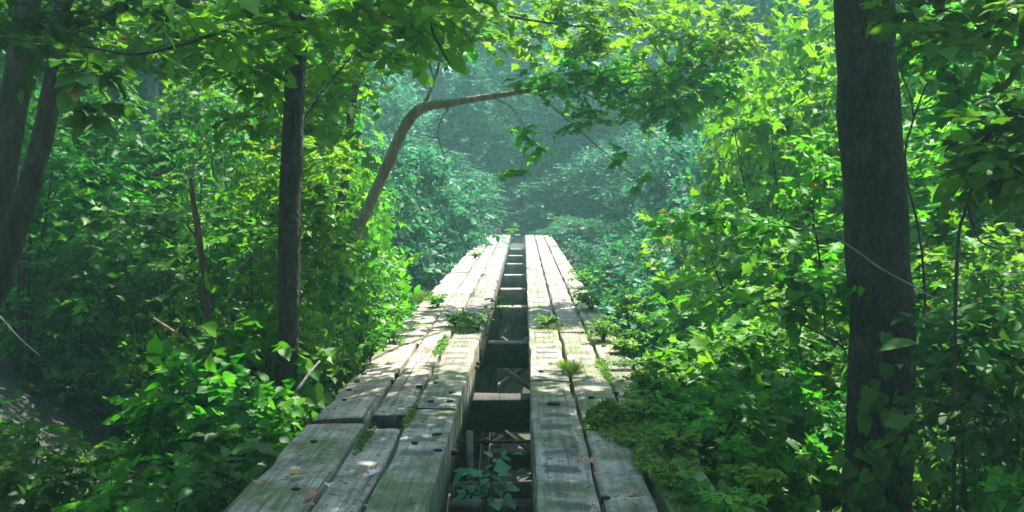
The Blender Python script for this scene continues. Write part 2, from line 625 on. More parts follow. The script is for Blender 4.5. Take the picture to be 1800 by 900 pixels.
def timber(name, x0, x1, y0, y1, zt=0.0, h=0.35, mat=None, ragl=0.0, ragr=0.0, holes=(), tilt=0.0, sag=0.0):
    """long squared timber with worn, uneven edges; holes = bolt holes drawn as black discs, shade in the colour"""
    g = Geo()
    n = max(2, int((y1 - y0) / 0.10))
    sd = random.uniform(0, 100)
    w = x1 - x0
    prof = [(0, -h), (0, -h * .5), (0, -.016), (.014, -.004), (.12, 0), (.3, 0), (.5, 0), (.7, 0), (.88, 0), (.986, -.004), (1, -.016), (1, -h * .5), (1, -h)]
    m = len(prof)
    vs = np.zeros((n + 1, m, 3))
    for i in range(n + 1):
        y = y0 + (y1 - y0) * i / n
        el = .012 * noise.noise(Vector((y * 1.3, sd, 0))) - ragl * max(0, noise.noise(Vector((y * 1.9, sd, 4)))) ** .6 * .5
        er = .012 * noise.noise(Vector((y * 1.3, sd, 9))) - ragr * max(0, noise.noise(Vector((y * 2.1, sd, 14)))) ** .6 * .5
        for j, (u, z) in enumerate(prof):
            xx = x0 + w * u
            if u < .15:
                xx -= el
            if u > .85:
                xx += er
            zz = zt + z + ((.005 * noise.noise(Vector((xx * 6, y * 1.2, sd))) + .004 * noise.noise(Vector((xx * 22, y * 5, sd)))) if z > -.05 else 0)
            zz += tilt * (u - .5) + sag * (i / n - .5)
            yy = y
            if i in (0, n):
                yy += .018 * noise.noise(Vector((xx * 12, sd, y)))
            vs[i, j] = (xx, yy, zz)
    idx, cnt = [], []
    for i in range(n):
        for j in range(m):
            j2 = (j + 1) % m
            idx += [i * m + j, i * m + j2, (i + 1) * m + j2, (i + 1) * m + j]
            cnt.append(4)
    idx += list(range(m))[::-1] + [n * m + j for j in range(m)]
    cnt += [m, m]
    g.add(vs.reshape(-1, 3), np.array(idx), cnt, 0, .5)
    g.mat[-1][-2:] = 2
    for (hx, hy, hr) in holes:
        a = np.linspace(0, 2 * math.pi, 9)[:-1]
        rr = hr * (1 + .25 * rng.normal(0, 1, 8))
        zt_h = zt + .012 + tilt * ((hx - x0) / w - .5) + sag * ((hy - y0) / (y1 - y0) - .5)
        top = np.stack((hx + rr * np.cos(a), hy + rr * np.sin(a), np.full(8, zt_h)), 1)
        bot = top - (0, 0, .03)
        f = list(range(8))
        for k in range(8):
            k2 = (k + 1) % 8
            f += [8 + k, 8 + k2, k2, k]
        g.add(np.concatenate((top, bot)), f, [8] + [4] * 8, 1, .5)
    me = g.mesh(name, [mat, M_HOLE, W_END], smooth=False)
    return link(name, me, bridge)


W_OUT = wood_mat('timber_tan', 1.2, 0, .75, .9)
W_MID = wood_mat('timber_pinkish_grey', 1.2, 0, .5, .4)
W_INL = wood_mat('timber_grey_tie_marks', 1.2, .8, .95, .2, -.61, .26)
W_INR = wood_mat('timber_grey_tie_bars', 1.15, 1.0, .8, .0, .215, .26)
W_R2 = wood_mat('timber_grey_mossy', 1.15, .45, 1.1, .0, .53, .25)
W_R3 = wood_mat('timber_grey_edge', 1.15, .55, 1.2, .2, .83, .24)
W_END = plain_mat('end_grain_shade', (0.02, 0.016, 0.012), (0.07, 0.055, 0.04), 30)  # dark end faces paint in the shade of the plank gaps
W_DARK = wood_mat('timber_dark', .17, 0, .5)  # near-black tone puts the slot's deep shade into the timber
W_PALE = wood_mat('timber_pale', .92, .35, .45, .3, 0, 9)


def holes_px(lst, r=.022):
    return [(*(on_deck(x, y)[:2]), r) for x, y in lst]


END = 34.0
H = .35
# left track
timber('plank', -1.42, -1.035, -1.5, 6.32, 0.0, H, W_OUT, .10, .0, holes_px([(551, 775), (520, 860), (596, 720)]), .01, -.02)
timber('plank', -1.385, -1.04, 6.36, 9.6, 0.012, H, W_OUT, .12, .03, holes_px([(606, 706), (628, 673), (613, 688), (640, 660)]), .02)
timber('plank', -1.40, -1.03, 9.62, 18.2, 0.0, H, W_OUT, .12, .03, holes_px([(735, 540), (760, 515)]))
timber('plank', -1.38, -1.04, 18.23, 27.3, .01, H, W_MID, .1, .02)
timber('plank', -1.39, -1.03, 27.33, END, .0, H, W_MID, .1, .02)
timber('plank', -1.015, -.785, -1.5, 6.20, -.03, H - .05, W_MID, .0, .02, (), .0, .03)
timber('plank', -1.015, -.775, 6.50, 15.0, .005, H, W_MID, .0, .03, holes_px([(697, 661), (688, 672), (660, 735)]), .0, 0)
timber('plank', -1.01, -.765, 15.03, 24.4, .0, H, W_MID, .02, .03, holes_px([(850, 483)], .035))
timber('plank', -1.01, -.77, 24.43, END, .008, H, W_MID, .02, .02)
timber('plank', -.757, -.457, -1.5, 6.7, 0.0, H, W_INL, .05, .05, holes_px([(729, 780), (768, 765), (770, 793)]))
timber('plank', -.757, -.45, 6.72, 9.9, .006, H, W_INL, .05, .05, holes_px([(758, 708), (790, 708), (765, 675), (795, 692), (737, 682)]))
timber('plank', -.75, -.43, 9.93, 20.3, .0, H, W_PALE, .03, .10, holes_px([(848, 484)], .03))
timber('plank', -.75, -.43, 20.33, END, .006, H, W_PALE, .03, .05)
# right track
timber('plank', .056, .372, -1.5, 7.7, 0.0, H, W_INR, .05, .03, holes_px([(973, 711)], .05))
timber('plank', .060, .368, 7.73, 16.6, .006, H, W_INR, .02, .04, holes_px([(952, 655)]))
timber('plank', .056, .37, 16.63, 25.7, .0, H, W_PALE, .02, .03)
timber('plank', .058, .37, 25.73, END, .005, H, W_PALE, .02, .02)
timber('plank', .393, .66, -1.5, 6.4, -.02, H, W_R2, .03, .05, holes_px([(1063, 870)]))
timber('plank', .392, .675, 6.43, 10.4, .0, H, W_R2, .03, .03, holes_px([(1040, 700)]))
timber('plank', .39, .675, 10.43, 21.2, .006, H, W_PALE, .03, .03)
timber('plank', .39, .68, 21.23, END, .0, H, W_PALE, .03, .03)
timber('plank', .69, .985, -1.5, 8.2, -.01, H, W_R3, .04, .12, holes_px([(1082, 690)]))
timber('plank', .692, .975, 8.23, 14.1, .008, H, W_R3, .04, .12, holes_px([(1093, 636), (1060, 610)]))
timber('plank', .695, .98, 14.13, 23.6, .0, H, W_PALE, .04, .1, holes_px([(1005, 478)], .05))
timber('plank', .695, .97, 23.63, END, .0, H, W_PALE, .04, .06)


def beam(name, a, b, w, h, mat, up=(0, 0, 1)):
    """squared beam from a to b with slightly worn edges"""
    a, b = np.asarray(a, float), np.asarray(b, float)
    d = unit(b - a)
    s = unit(np.cross(d, up))
    u = np.cross(s, d)
    L_ = np.linalg.norm(b - a)
    n = max(2, int(L_ / .2))
    c = .012
    prof = [(-w / 2, -h / 2 + c), (-w / 2, h / 2 - c), (-w / 2 + c, h / 2), (w / 2 - c, h / 2), (w / 2, h / 2 - c), (w / 2, -h / 2 + c), (w / 2 - c, -h / 2), (-w / 2 + c, -h / 2)]
    sd = random.uniform(0, 99)
    vs = []
    for i in range(n + 1):
        for (x, y) in prof:
            p = a + d * L_ * i / n + s * x + u * y
            vs.append(p + .008 * np.array(noise.noise_vector(Vector(p * 4) + Vector((sd, 0, 0)))))
    idx, cnt = [], []
    for i in range(n):
        for j in range(8):
            j2 = (j + 1) % 8
            idx += [i * 8 + j, i * 8 + j2, (i + 1) * 8 + j2, (i + 1) * 8 + j]
            cnt.append(4)
    idx += list(range(8))[::-1] + [n * 8 + j for j in range(8)]
    cnt += [8, 8]
    g = Geo()
    g.add(np.array(vs), idx, cnt, 0, .5)
    return link(name, g.mesh(name, [mat]), bridge)


CAPS = [5.0, 8.72, 11.95, 15.8, 18.7, 21.9, 25.3, 28.6, 31.8]
for k, y in enumerate(CAPS):
    zt = -.36
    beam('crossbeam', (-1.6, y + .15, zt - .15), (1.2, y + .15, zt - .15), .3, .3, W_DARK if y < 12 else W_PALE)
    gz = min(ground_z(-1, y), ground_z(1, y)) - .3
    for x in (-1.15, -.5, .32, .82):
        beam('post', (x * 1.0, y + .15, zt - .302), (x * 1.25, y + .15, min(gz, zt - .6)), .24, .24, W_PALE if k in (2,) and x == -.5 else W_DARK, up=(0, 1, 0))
    if gz < -2:
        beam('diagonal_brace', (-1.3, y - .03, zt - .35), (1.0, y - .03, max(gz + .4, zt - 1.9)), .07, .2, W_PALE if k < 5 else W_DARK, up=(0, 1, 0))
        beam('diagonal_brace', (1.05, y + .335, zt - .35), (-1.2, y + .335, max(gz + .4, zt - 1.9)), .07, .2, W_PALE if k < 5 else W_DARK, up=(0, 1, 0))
# the spacer pieces and the rod seen down the slot
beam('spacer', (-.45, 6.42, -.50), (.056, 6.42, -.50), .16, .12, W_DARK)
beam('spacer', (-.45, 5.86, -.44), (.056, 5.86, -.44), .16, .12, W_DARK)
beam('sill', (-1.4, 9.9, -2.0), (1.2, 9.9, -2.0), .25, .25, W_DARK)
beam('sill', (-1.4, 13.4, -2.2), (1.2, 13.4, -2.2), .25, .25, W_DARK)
beam('loose_stick', P(826, 758, 6.7), P(828, 850, 6.5), .045, .05, W_PALE, up=(0, 1, 0))
beam('loose_stick', P(890, 757, 6.9), P(934, 792, 6.7), .02, .03, W_PALE, up=(0, 1, 0))
g = Geo()
add_tube(g, [(-.52, 6.62, -.20), (-.2, 6.62, -.205), (.12, 6.62, -.20)], .012, .012, n=8, m=2, rough=0.02)
add_tube(g, [(-.27, 6.62, -.203), (-.23, 6.62, -.203)], .028, .028, n=6, m=1, rough=0)
link('tie_rod', g.mesh('tie_rod', [M_RUST]), bridge)
for (px, py) in ((838, 640), (836, 660), (795, 785), (852, 560), (936, 715)):
    p = P(px, py, 8)
    xw = -.447 if px < 900 else .05
    d_ = 8
    g = Geo()
    yy = 1729 * (abs(xw)) / max(8, abs(px - 920)) if px < 900 else 7.0
    add_tube(g, [(xw - .01, yy, -.16), (xw + .03 * (1 if px < 900 else -1), yy, -.16)], .022, .02, n=6, m=1, rough=0)
    link('bolt_head', g.mesh('bolt_head', [M_RUST]), bridge)

# ------------------------------------------------------------------ trees close by
def leafy(name, parent, ells, tpl=MA, mats=(M_LEAF,), size=.11, nl=8, twigs=7, extra=None, twig_r=.004):
    """crown of leaf clumps; ells = (centre, radii, clumps, clump radius)"""
    g = Geo()
    for e in ells:
        c, r, n, cr = e[:4]
        sz = e[4] if len(e) > 4 else size
        clump_sprays(g, ellipsoid_pts(c, r, n, .2), rng.uniform(.7, 1.2, n) * cr, twigs, nl, sz, tpl, twig_r=twig_r)
    if extra:
        extra(g)
    return link(name, g.mesh(name, [mats[0], M_TWIG]), parent)


def hero_tree(name, label, cat, trunk_pts, r0, r1, bark, branches=(), group=None, radii=None, flare=.4, n=16):
    base = np.asarray(trunk_pts[0])
    t = thing(name, label, cat, base, group)
    link('trunk', tube_mesh('trunk', trunk_pts, r0, r1, bark, n=n, m=10, rough=.055, flare=flare, radii=radii), t)
    for (pts, a, b) in branches:
        link('branch', tube_mesh('branch', pts, a, b, bark, n=6, m=6, rough=.08), t)
    return t


def gz(p):
    return np.array((p[0], p[1], ground_z(p[0], p[1]) - .15))


# -- thick dark trunk on the right
b = P(1540, 900, 6.6)
rt = hero_tree('tree', 'thick straight dark trunk standing close to the right side of the bridge', 'tree',
               [gz(b), b, P(1550, 600, 6.6), P(1543, 450, 6.62), P(1530, 230, 6.65), P(1519, 0, 6.7), P(1495, -500, 6.9), P(1470, -1000, 7.2)],
               .215, .15, M_BARK_DARK,
               [([P(1500, -420, 6.9), P(1350, -560, 6.4), P(1200, -620, 6), P(1000, -640, 5.8)], .06, .02),
                ([P(1500, -380, 6.9), P(1750, -560, 7.4), P(2000, -640, 8)], .07, .02),
                ([P(1485, -600, 7), P(1450, -700, 6), P(1300, -760, 5.2)], .05, .02)], n=28, flare=.25,
               radii=[.36, .225, .214, .208, .202, .19, .17, .13])
leafy('crown', rt, [((1.3, 8.3, 5.5), (2.3, 2.5, .5), 240, .7), ((1.0, 6.4, 5.0), (2.0, 1.5, .5), 60, .7)], OV, (M_LEAF,), .16, 7, 6)  # unseen crown above the view, shaped to shade the near planks

# -- slim dark trunk left of the bridge
p0 = P(498, 740, 9.0)
lt = hero_tree('tree', 'slim dark upright trunk beside the left edge of the bridge', 'tree',
               [gz(p0), p0, P(507, 600, 9), P(508, 450, 9), P(512, 300, 9), P(519, 130, 9), P(526, 0, 9), P(540, -400, 9.2), P(560, -800, 9.5)],
               .11, .07, M_BARK_DARK,
               [([P(527, -30, 9), P(650, -60, 8.6), P(800, 4, 12), P(925, 34, 13), P(1050, 48, 13.3), P(1180, 40, 13.4)], .03, .008),
                ([P(532, -200, 9), P(750, -160, 8.6), P(960, -60, 12.4), P(1090, 0, 13.4), P(1150, 80, 13.6), P(1200, 150, 13.8)], .03, .006),
                ([P(527, -60, 9), P(640, -70, 7.5), P(745, 10, 7), P(762, 60, 6.9), P(790, 112, 6.8)], .02, .006),
                ([P(523, 60, 9), P(470, 40, 7), P(380, 60, 6), P(250, 95, 5.5), P(140, 80, 5.2)], .018, .005),
                ([P(512, 200, 9), P(480, 150, 8.5), P(430, 110, 8), P(390, 60, 7.6)], .02, .005),
                ([P(510, 260, 9), P(545, 190, 9.2), P(600, 120, 9.4), P(650, 60, 9.6)], .018, .005),
                ([P(535, -300, 9.1), P(300, -420, 8), P(60, -450, 7)], .05, .015)], n=14, flare=.3,
               radii=[.13, .108, .10, .10, .098, .098, .096, .085, .06])
leafy('crown', lt, [(P(850, 20, 13.0), (1.5, .9, .22), 18, .42), (P(1070, 50, 13.2), (1.3, .9, .32), 15, .42),
                    (P(740, 40, 12), (.9, .9, .4), 22, .40), (P(980, 85, 13.8), (1.1, .7, .2), 7, .40),
                    (P(1180, 140, 13.4), (.6, .5, .45), 10, .40), (P(1270, 60, 13.2), (.9, .8, .5), 18, .44), (P(1180, 10, 14.5), (1.2, .8, .3), 8, .44)],
      MA, (M_LEAF_SUN,), .15, 6, 6)
leafy('crown', lt, [(P(660, 5, 6.6), (.6, .8, .20), 7, .30, .125), (P(420, 15, 6.2), (.7, .7, .22), 7, .30, .125),
                    (P(655, 75, 7.6), (.4, .7, .24), 9, .30, .12), (P(290, 5, 5.8), (.6, .7, .2), 5, .30, .125), (P(430, 120, 7), (.2, .3, .16), 4, .24, .12)],
      RO, (M_LEAF_SUN,), .11, 5, 6)
leafy('crown', lt, [(P(590, 60, 11.5), (.8, .7, .55), 22, .42), (P(420, 70, 11.5), (1.0, .7, .5), 24, .42), (P(300, 60, 11.8), (.9, .7, .5), 22, .42),
                    (P(170, 60, 11.5), (.9, .7, .5), 22, .42), (P(40, 40, 11), (.9, .7, .5), 18, .42), (P(580, 200, 11), (.45, .5, .6), 12, .36), (P(455, 215, 10.8), (.4, .5, .4), 9, .36),
                    (P(545, 420, 9.9), (.28, .3, .7), 18, .3, .1), (P(500, 480, 9.6), (.2, .2, .5), 8, .24, .1), (P(535, 560, 9.5), (.2, .2, .4), 8, .26, .1), (P(478, 330, 9.6), (.2, .2, .4), 6, .26, .1), (P(560, 300, 9.8), (.25, .3, .5), 9, .3, .1)],
      MA, (M_LEAF_SUN,), .14, 6, 6)
g_ = [((-3.2, 9.4, 6.0), (3.0, 1.9, .6), 90, .7), ((-5.6, 8.4, 6.0), (2.0, 2.2, .8), 50, .75), ((-6.5, 14.0, 7.0), (3.8, 3.0, .7), 100, .8), ((-5.0, 17.0, 7.8), (3.2, 2.2, .6), 70, .8)]
leafy('unseen_shade_crown', lt, g_, OV, (M_LEAF,), .16, 7, 6)  # unseen leaf clumps added overhead to darken the left bank

# -- two leaning trunks at the far left
for k, (pts, r, lab) in enumerate((
        ([P(-60, 620, 6.2), P(-22, 400, 6.2), P(4, 300, 6.2), P(32, 130, 6.2), P(50, 0, 6.2), P(75, -200, 6.3), P(120, -600, 6.6)], .10,
         'dark leaning trunk at the far left, the thicker and outer of the leaning pair'),
        ([P(-50, 640, 6.7), P(-5, 500, 6.7), P(28, 400, 6.7), P(62, 290, 6.7), P(92, 160, 6.7), P(104, 40, 6.7), P(112, -160, 6.8), P(130, -600, 7)], .085,
         'brown leaning trunk at the far left, the thinner one nearer the bridge'))):
    t = hero_tree('tree', lab, 'tree', [gz(pts[0])] + pts, r * 1.15, r * .6, M_BARK, [
        ([pts[-3], pts[-3] + (.5, -.4, .5), pts[-3] + (1.1, -.9, .6)], .03, .01),
        ([pts[-2], pts[-2] + (-.3, .9, .5), pts[-2] + (-.2, 2.0, .9)], .03, .01)], flare=.3)
    leafy('crown', t, [(pts[-1] + (.4 * k, .5, .4), (2.0, 2.0, .9), 80, .7), (pts[-1] + (-1.5, 1.0, .8), (2.0, 2.2, 1.0), 70, .7)] if k == 0 else
          [(pts[-1] + (.4, 1.6, .6), (2.0, 2.2, .9), 80, .7), (P(120, 10, 5.4), (.45, .7, .16), 8, .28, .12), (P(20, 30, 5.0), (.25, .5, .2), 4, .26, .12),
           (P(165, 150, 4.6), (.08, .15, .12), 3, .16, .11)],
          OV, (M_LEAF_DARK,), .15, 7, 6)

# -- the bent tree that arches over the slot
arch = [P(560, 560, 14.2), P(598, 470, 14.1), P(640, 380, 14), P(680, 292, 14), P(712, 222, 14), P(742, 190, 13.9), P(792, 181, 13.8), P(860, 170, 13.6), P(940, 158, 13.4), P(1010, 150, 13.2)]
t = hero_tree('arching_tree', 'bent tan tree whose trunk arches over the bridge into the sunlight', 'tree', [gz(arch[0])] + arch, .1, .02, M_BARK_TAN,
              [([arch[5], P(760, 150, 14), P(775, 90, 14.2), P(770, 20, 14.4)], .03, .008),
               ([arch[7], P(900, 190, 13.5), P(925, 240, 13.4), P(915, 300, 13.3)], .012, .004),
               ([arch[8], P(985, 200, 13.2), P(1060, 265, 13), P(1135, 330, 12.8)], .012, .004),
               ([P(1000, 152, 13.2), P(1080, 190, 13), P(1150, 235, 12.8), P(1215, 290, 12.6)], .011, .004),
               ([arch[6], P(770, 230, 13.9), P(782, 290, 13.9), P(765, 370, 14)], .012, .004),
               ([arch[9], P(1100, 130, 13), P(1200, 120, 12.8)], .018, .006)],
              radii=[.10, .09, .08, .074, .08, .078, .074, .056, .042, .03, .018])
leafy('crown', t, [(P(930, 150, 13.5), (.4, .4, .05), 4, .22), (P(1000, 140, 13.2), (.75, .6, .12), 10, .32), (P(1110, 140, 13), (.7, .6, .2), 14, .36),
                   (P(925, 232, 13.4), (.12, .12, .05), 2, .17, .1), (P(936, 262, 13.4), (.14, .12, .05), 2, .18, .1), (P(912, 304, 13.3), (.08, .08, .05), 2, .16, .1),
                   (P(1085, 278, 12.95), (.12, .12, .06), 2, .17, .1), (P(1118, 318, 12.85), (.08, .1, .06), 1, .16, .1), (P(1035, 212, 13.1), (.3, .2, .06), 4, .22),
                   (P(1160, 190, 12.8), (.4, .4, .16), 9, .3), (P(770, 60, 14.2), (.6, .6, .4), 20, .36), (P(1240, 130, 12.8), (.5, .5, .3), 11, .36)],
      MA, (M_LEAF_SUN,), .115, 7, 6)

# -- thin trunks behind
t = hero_tree('tree', 'thin dark crooked trunk rising behind the bent tan tree', 'tree',
              [gz(P(598, 420, 15.5)), P(598, 420, 15.5), P(606, 325, 15.5), P(611, 270, 15.5), P(622, 165, 15.5), P(645, 100, 15.5), P(668, 60, 15.5), P(690, 0, 15.5), P(700, -200, 15.5)], .075, .05, M_BARK, [])
leafy('crown', t, [(P(690, 20, 15.2), (1.1, 1.0, .5), 30, .5), (P(600, 130, 15.8), (.5, .5, .6), 16, .4)], MA, (M_LEAF_SUN,), .13, 7, 6)
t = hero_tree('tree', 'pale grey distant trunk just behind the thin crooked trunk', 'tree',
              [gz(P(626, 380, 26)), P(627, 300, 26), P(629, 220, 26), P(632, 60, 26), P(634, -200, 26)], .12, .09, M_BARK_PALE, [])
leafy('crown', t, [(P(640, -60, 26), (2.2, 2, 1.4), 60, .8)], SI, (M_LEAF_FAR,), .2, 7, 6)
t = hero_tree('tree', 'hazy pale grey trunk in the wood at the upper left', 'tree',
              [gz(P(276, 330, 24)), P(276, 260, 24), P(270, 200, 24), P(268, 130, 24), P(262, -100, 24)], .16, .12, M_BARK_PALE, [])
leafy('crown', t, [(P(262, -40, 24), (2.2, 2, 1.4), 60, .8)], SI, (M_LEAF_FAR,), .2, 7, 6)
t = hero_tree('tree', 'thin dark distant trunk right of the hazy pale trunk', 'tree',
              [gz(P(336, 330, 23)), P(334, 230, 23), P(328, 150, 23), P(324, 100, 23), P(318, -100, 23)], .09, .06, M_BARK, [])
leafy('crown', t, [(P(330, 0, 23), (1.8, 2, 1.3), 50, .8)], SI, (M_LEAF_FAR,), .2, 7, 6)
t = thing('dead_snag', 'reddish broken snag standing in the undergrowth left of the slim trunk', 'dead tree', gz(P(366, 640, 10.5)))
link('trunk', tube_mesh('trunk', [gz(P(366, 640, 10.5)), P(364, 540, 10.5), P(357, 470, 10.5), P(347, 400, 10.5), P(338, 340, 10.5), P(335, 312, 10.5)], .05, .035, M_BARK_RED, n=10, rough=.2, radii=[.045, .04, .034, .038, .03, .012]), t)
link('branch', tube_mesh('branch', [P(350, 425, 10.5), P(330, 398, 10.4), P(322, 385, 10.4)], .014, .006, M_BARK_RED, n=6), t)

# dead sticks
def stick(name, label, pts, r, mat, forks=()):
    g = Geo()
    add_tube(g, pts, r, r * .5, n=6, m=4, rough=.1)
    for f in forks:
        add_tube(g, f, r * .6, r * .25, n=5, m=3, rough=.1)
    o = link(name, g.mesh(name, [mat], smooth=True))
    tag(o, label, 'branch')


stick('dead_branch', 'forked bleached dead twig hanging in the dark wood on the left', [P(150, 262, 11), P(176, 325, 11), P(190, 352, 11)], .008, M_BARK_PALE,
      [[P(190, 352, 11), P(204, 328, 11), P(217, 314, 11)]])
stick('fallen_branch', 'pale dead branch leaning through the undergrowth left of the slim trunk', [P(405, 480, 9.8), P(430, 462, 9.8), P(455, 435, 9.9)], .014, M_BARK_PALE)
stick('fallen_branch', 'long pale fallen branch sloping down the left bank toward the slim trunk', [P(480, 690, 9.5), P(410, 655, 9.2), P(330, 600, 9), P(270, 560, 9)], .03, M_BARK_TAN)
stick('fallen_branch', 'bleached broken branch lying beside the base of the slim trunk', [P(520, 690, 8.2), P(545, 655, 8.4), P(562, 635, 8.6)], .017, M_BARK_PALE)
stick('fallen_branch', 'thin grey stick in the dark corner at the left edge', [P(0, 556, 9), P(35, 595, 9), P(70, 625, 9.1)], .006, M_BARK_PALE)
stick('vine', 'thin pale vine stem slung across the thick right trunk', [P(1395, 395, 6.1), P(1480, 425, 6.2), P(1545, 470, 6.3), P(1600, 500, 6.3), P(1650, 530, 6.2)], .009, M_BARK_PALE)

# ------------------------------------------------------------------ shrub kit
def shrub_proto(k, h=3.0, w=1.3, clumps=44, tpl=SI, size=.12, leafm=M_LEAF, cr=.48, base=.08):
    g = Geo()
    cs = []
    for i in range(clumps):
        z = base + (1 - base) * (rng.uniform(0, 1) ** .8)
        rad = w * math.sqrt(max(.06, 1 - (2 * z - .85) ** 2 * .8)) * math.sqrt(rng.uniform(.08, 1))
        a = rng.uniform(0, 2 * math.pi)
        cs.append((rad * math.cos(a), rad * math.sin(a), z * h * .93))
    cs = np.array(cs)
    clump_sprays(g, cs, rng.uniform(.65, 1.25, clumps) * cr, 8, 8, size, tpl, twig_r=.0035)
    crown = g.mesh('foliage', [leafm, M_TWIG])
    g = Geo()
    pick = cs[rng.choice(clumps, 9, replace=False)]
    for c in pick:
        add_tube(g, [(rng.normal(0, .06), rng.normal(0, .06), -.1), c * (.35, .35, .45), c * (.8, .8, .8), c], .022, .006, n=6, m=4)
    return crown, g.mesh('stem', [M_TWIG], smooth=True)


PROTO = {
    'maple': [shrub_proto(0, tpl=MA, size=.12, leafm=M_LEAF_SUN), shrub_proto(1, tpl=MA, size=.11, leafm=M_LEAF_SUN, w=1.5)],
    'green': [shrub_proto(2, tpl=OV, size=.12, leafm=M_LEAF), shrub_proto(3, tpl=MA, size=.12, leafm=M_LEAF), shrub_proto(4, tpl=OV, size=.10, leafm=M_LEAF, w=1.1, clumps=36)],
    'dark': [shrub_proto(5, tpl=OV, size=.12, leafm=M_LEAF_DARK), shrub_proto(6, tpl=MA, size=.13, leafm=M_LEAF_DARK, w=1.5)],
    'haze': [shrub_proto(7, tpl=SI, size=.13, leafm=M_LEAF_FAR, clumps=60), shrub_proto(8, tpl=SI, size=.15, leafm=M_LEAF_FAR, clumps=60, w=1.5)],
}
SMALL = {
    'maple': [shrub_proto(10, h=1.6, w=.75, tpl=MA, size=.12, leafm=M_LEAF_SUN, clumps=24, cr=.34)],
    'green': [shrub_proto(11, h=1.6, w=.8, tpl=OV, size=.12, leafm=M_LEAF, clumps=24, cr=.34), shrub_proto(12, h=1.6, w=.8, tpl=RO, size=.11, leafm=M_LEAF, clumps=24, cr=.34), shrub_proto(13, h=1.6, w=.75, tpl=MA, size=.13, leafm=M_LEAF, clumps=22, cr=.34)],
    'dark': [shrub_proto(14, h=1.6, w=.8, tpl=OV, size=.14, leafm=M_LEAF_DARK, clumps=20, cr=.34), shrub_proto(15, h=1.6, w=.8, tpl=RO, size=.11, leafm=M_LEAF, clumps=20, cr=.34)],
}
CNT = [0]


def shrub(px, pytop, d, kind, label, group, w=None, sink=0.0, name='shrub'):
    top = P(px, pytop, d)
    x, y = top[0], top[1]
    zb = ground_z(x, y) - .05 - sink
    h = max(.5, top[2] - zb)
    hp = 3.0
    if h < 2.3 and kind in SMALL:
        hp = 1.6
        me = SMALL[kind][CNT[0] % len(SMALL[kind])]
    else:
        me = PROTO[kind][CNT[0] % len(PROTO[kind])]
    CNT[0] += 1
    t = thing(name, label, 'shrub', (x, y, zb), group)
    sx = (w / (hp * .93)) if w else min(1.4, max(.6, h / hp))
    t.scale = (sx, sx, h / hp)
    t.rotation_euler = (0, 0, random.uniform(0, 6.28))
    for nm, m in (('foliage', me[0]), ('stem', me[1])):
        o = bpy.data.objects.new(nm, m)
        COL.objects.link(o)
        o.parent = t
    return t


LR = 'bright leafy shrub in the sunny thicket along the right side of the bridge'
GR = 'shrubs along the right side of the bridge'
for a in [(1420, 480, 9.2, 'maple'), (1345, 560, 8.6, 'green'), (1255, 640, 8.4, 'maple'), (1205, 700, 7.2, 'green'), (1310, 730, 7.2, 'dark'), (1420, 690, 7.6, 'green', 1.2),
          (1400, 390, 11.5, 'maple'), (1340, 470, 12.5, 'maple'), (1240, 570, 10.5, 'maple'), (1170, 620, 10, 'maple', 1.2), (1330, 600, 10, 'maple'), (1450, 240, 13.5, 'maple'), (1380, 310, 14.5, 'maple'),
          (1560, 360, 11, 'green'), (1640, 260, 10.5, 'maple'), (1730, 170, 10.5, 'maple'), (1800, 110, 11, 'green'), (1480, 140, 16, 'maple'), (1620, 100, 15, 'maple'), (1740, 60, 15, 'green'),
          (1690, 440, 8.6, 'green'), (1780, 380, 8.6, 'maple'), (1620, 560, 8.4, 'green'), (1440, 60, 13, 'maple'), (1400, 130, 15, 'maple', 2.6), (1340, 60, 17, 'maple'), (1470, -20, 15, 'maple'), (1600, 0, 13, 'maple'), (1700, -40, 13, 'maple'), (1800, 0, 12.5, 'maple'), (1330, 840, 6.4, 'dark', 1.2), (1330, 780, 6.4, 'green', 1.1)]:
    shrub(a[0], a[1], a[2], a[3], LR, GR, a[4] if len(a) > 4 else None)
LR2 = 'shady dark leafy shrub at the right edge behind the thick trunk\'s right side'
for a in [(1840, 560, 5.2, 'dark', 1.1), (1800, 640, 5.8, 'green', 1.0), (1810, 470, 5.8, 'dark', 1.4), (1760, 470, 6.6, 'green', 1.6), (1810, 800, 5.2, 'green', .8), (1690, 790, 7.4, 'green', .9), (1770, 700, 7.6, 'maple', 1.2), (1830, 800, 4.6, 'dark', .8)]:
    shrub(a[0], a[1], a[2], a[3], LR2, 'shady shrubs at the right edge', a[4])
LR3 = 'hazy pale green shrub in the sunlit thicket right of the bridge\'s far half'
for a in [(1200, 220, 28, 'haze'), (1290, 180, 26, 'haze'), (1130, 280, 33, 'haze'), (1360, 140, 24, 'haze'), (1250, 400, 19, 'haze'), (1130, 410, 22, 'haze', 2.2), (1070, 415, 26, 'haze', 2.4), (1015, 420, 30, 'haze', 2.0), (1180, 380, 25, 'haze'), (1300, 330, 21, 'haze'), (1360, 240, 19, 'haze'), (1240, 250, 28, 'haze'),
          (1120, 380, 31, 'haze'), (1080, 440, 20, 'haze', 2.2), (1150, 450, 18, 'haze', 2.4), (1060, 500, 20, 'haze', 1.6), (1100, 520, 16, 'haze', 1.4), (1180, 470, 16, 'haze'), (985, 392, 35.3, 'haze', 1.3), (1015, 388, 35.6, 'haze', 1.5), (1045, 384, 35.8, 'haze', 1.6), (1000, 380, 36.6, 'haze', 1.6), (1028, 368, 38.5, 'haze', 2.2), (1062, 345, 40, 'haze', 3), (1000, 384, 37.5, 'haze', 1.6), (1100, 350, 38, 'haze', 3), (985, 350, 41, 'haze', 1.8), (1000, 400, 36, 'haze', 2.5), (960, 404, 37, 'haze', 1.8)]:
    shrub(a[0], a[1], a[2], a[3], LR3, 'hazy shrubs right of the far half', a[4] if len(a) > 4 else None)
LL = 'mid green leafy shrub in the shaded thicket left of the bridge'
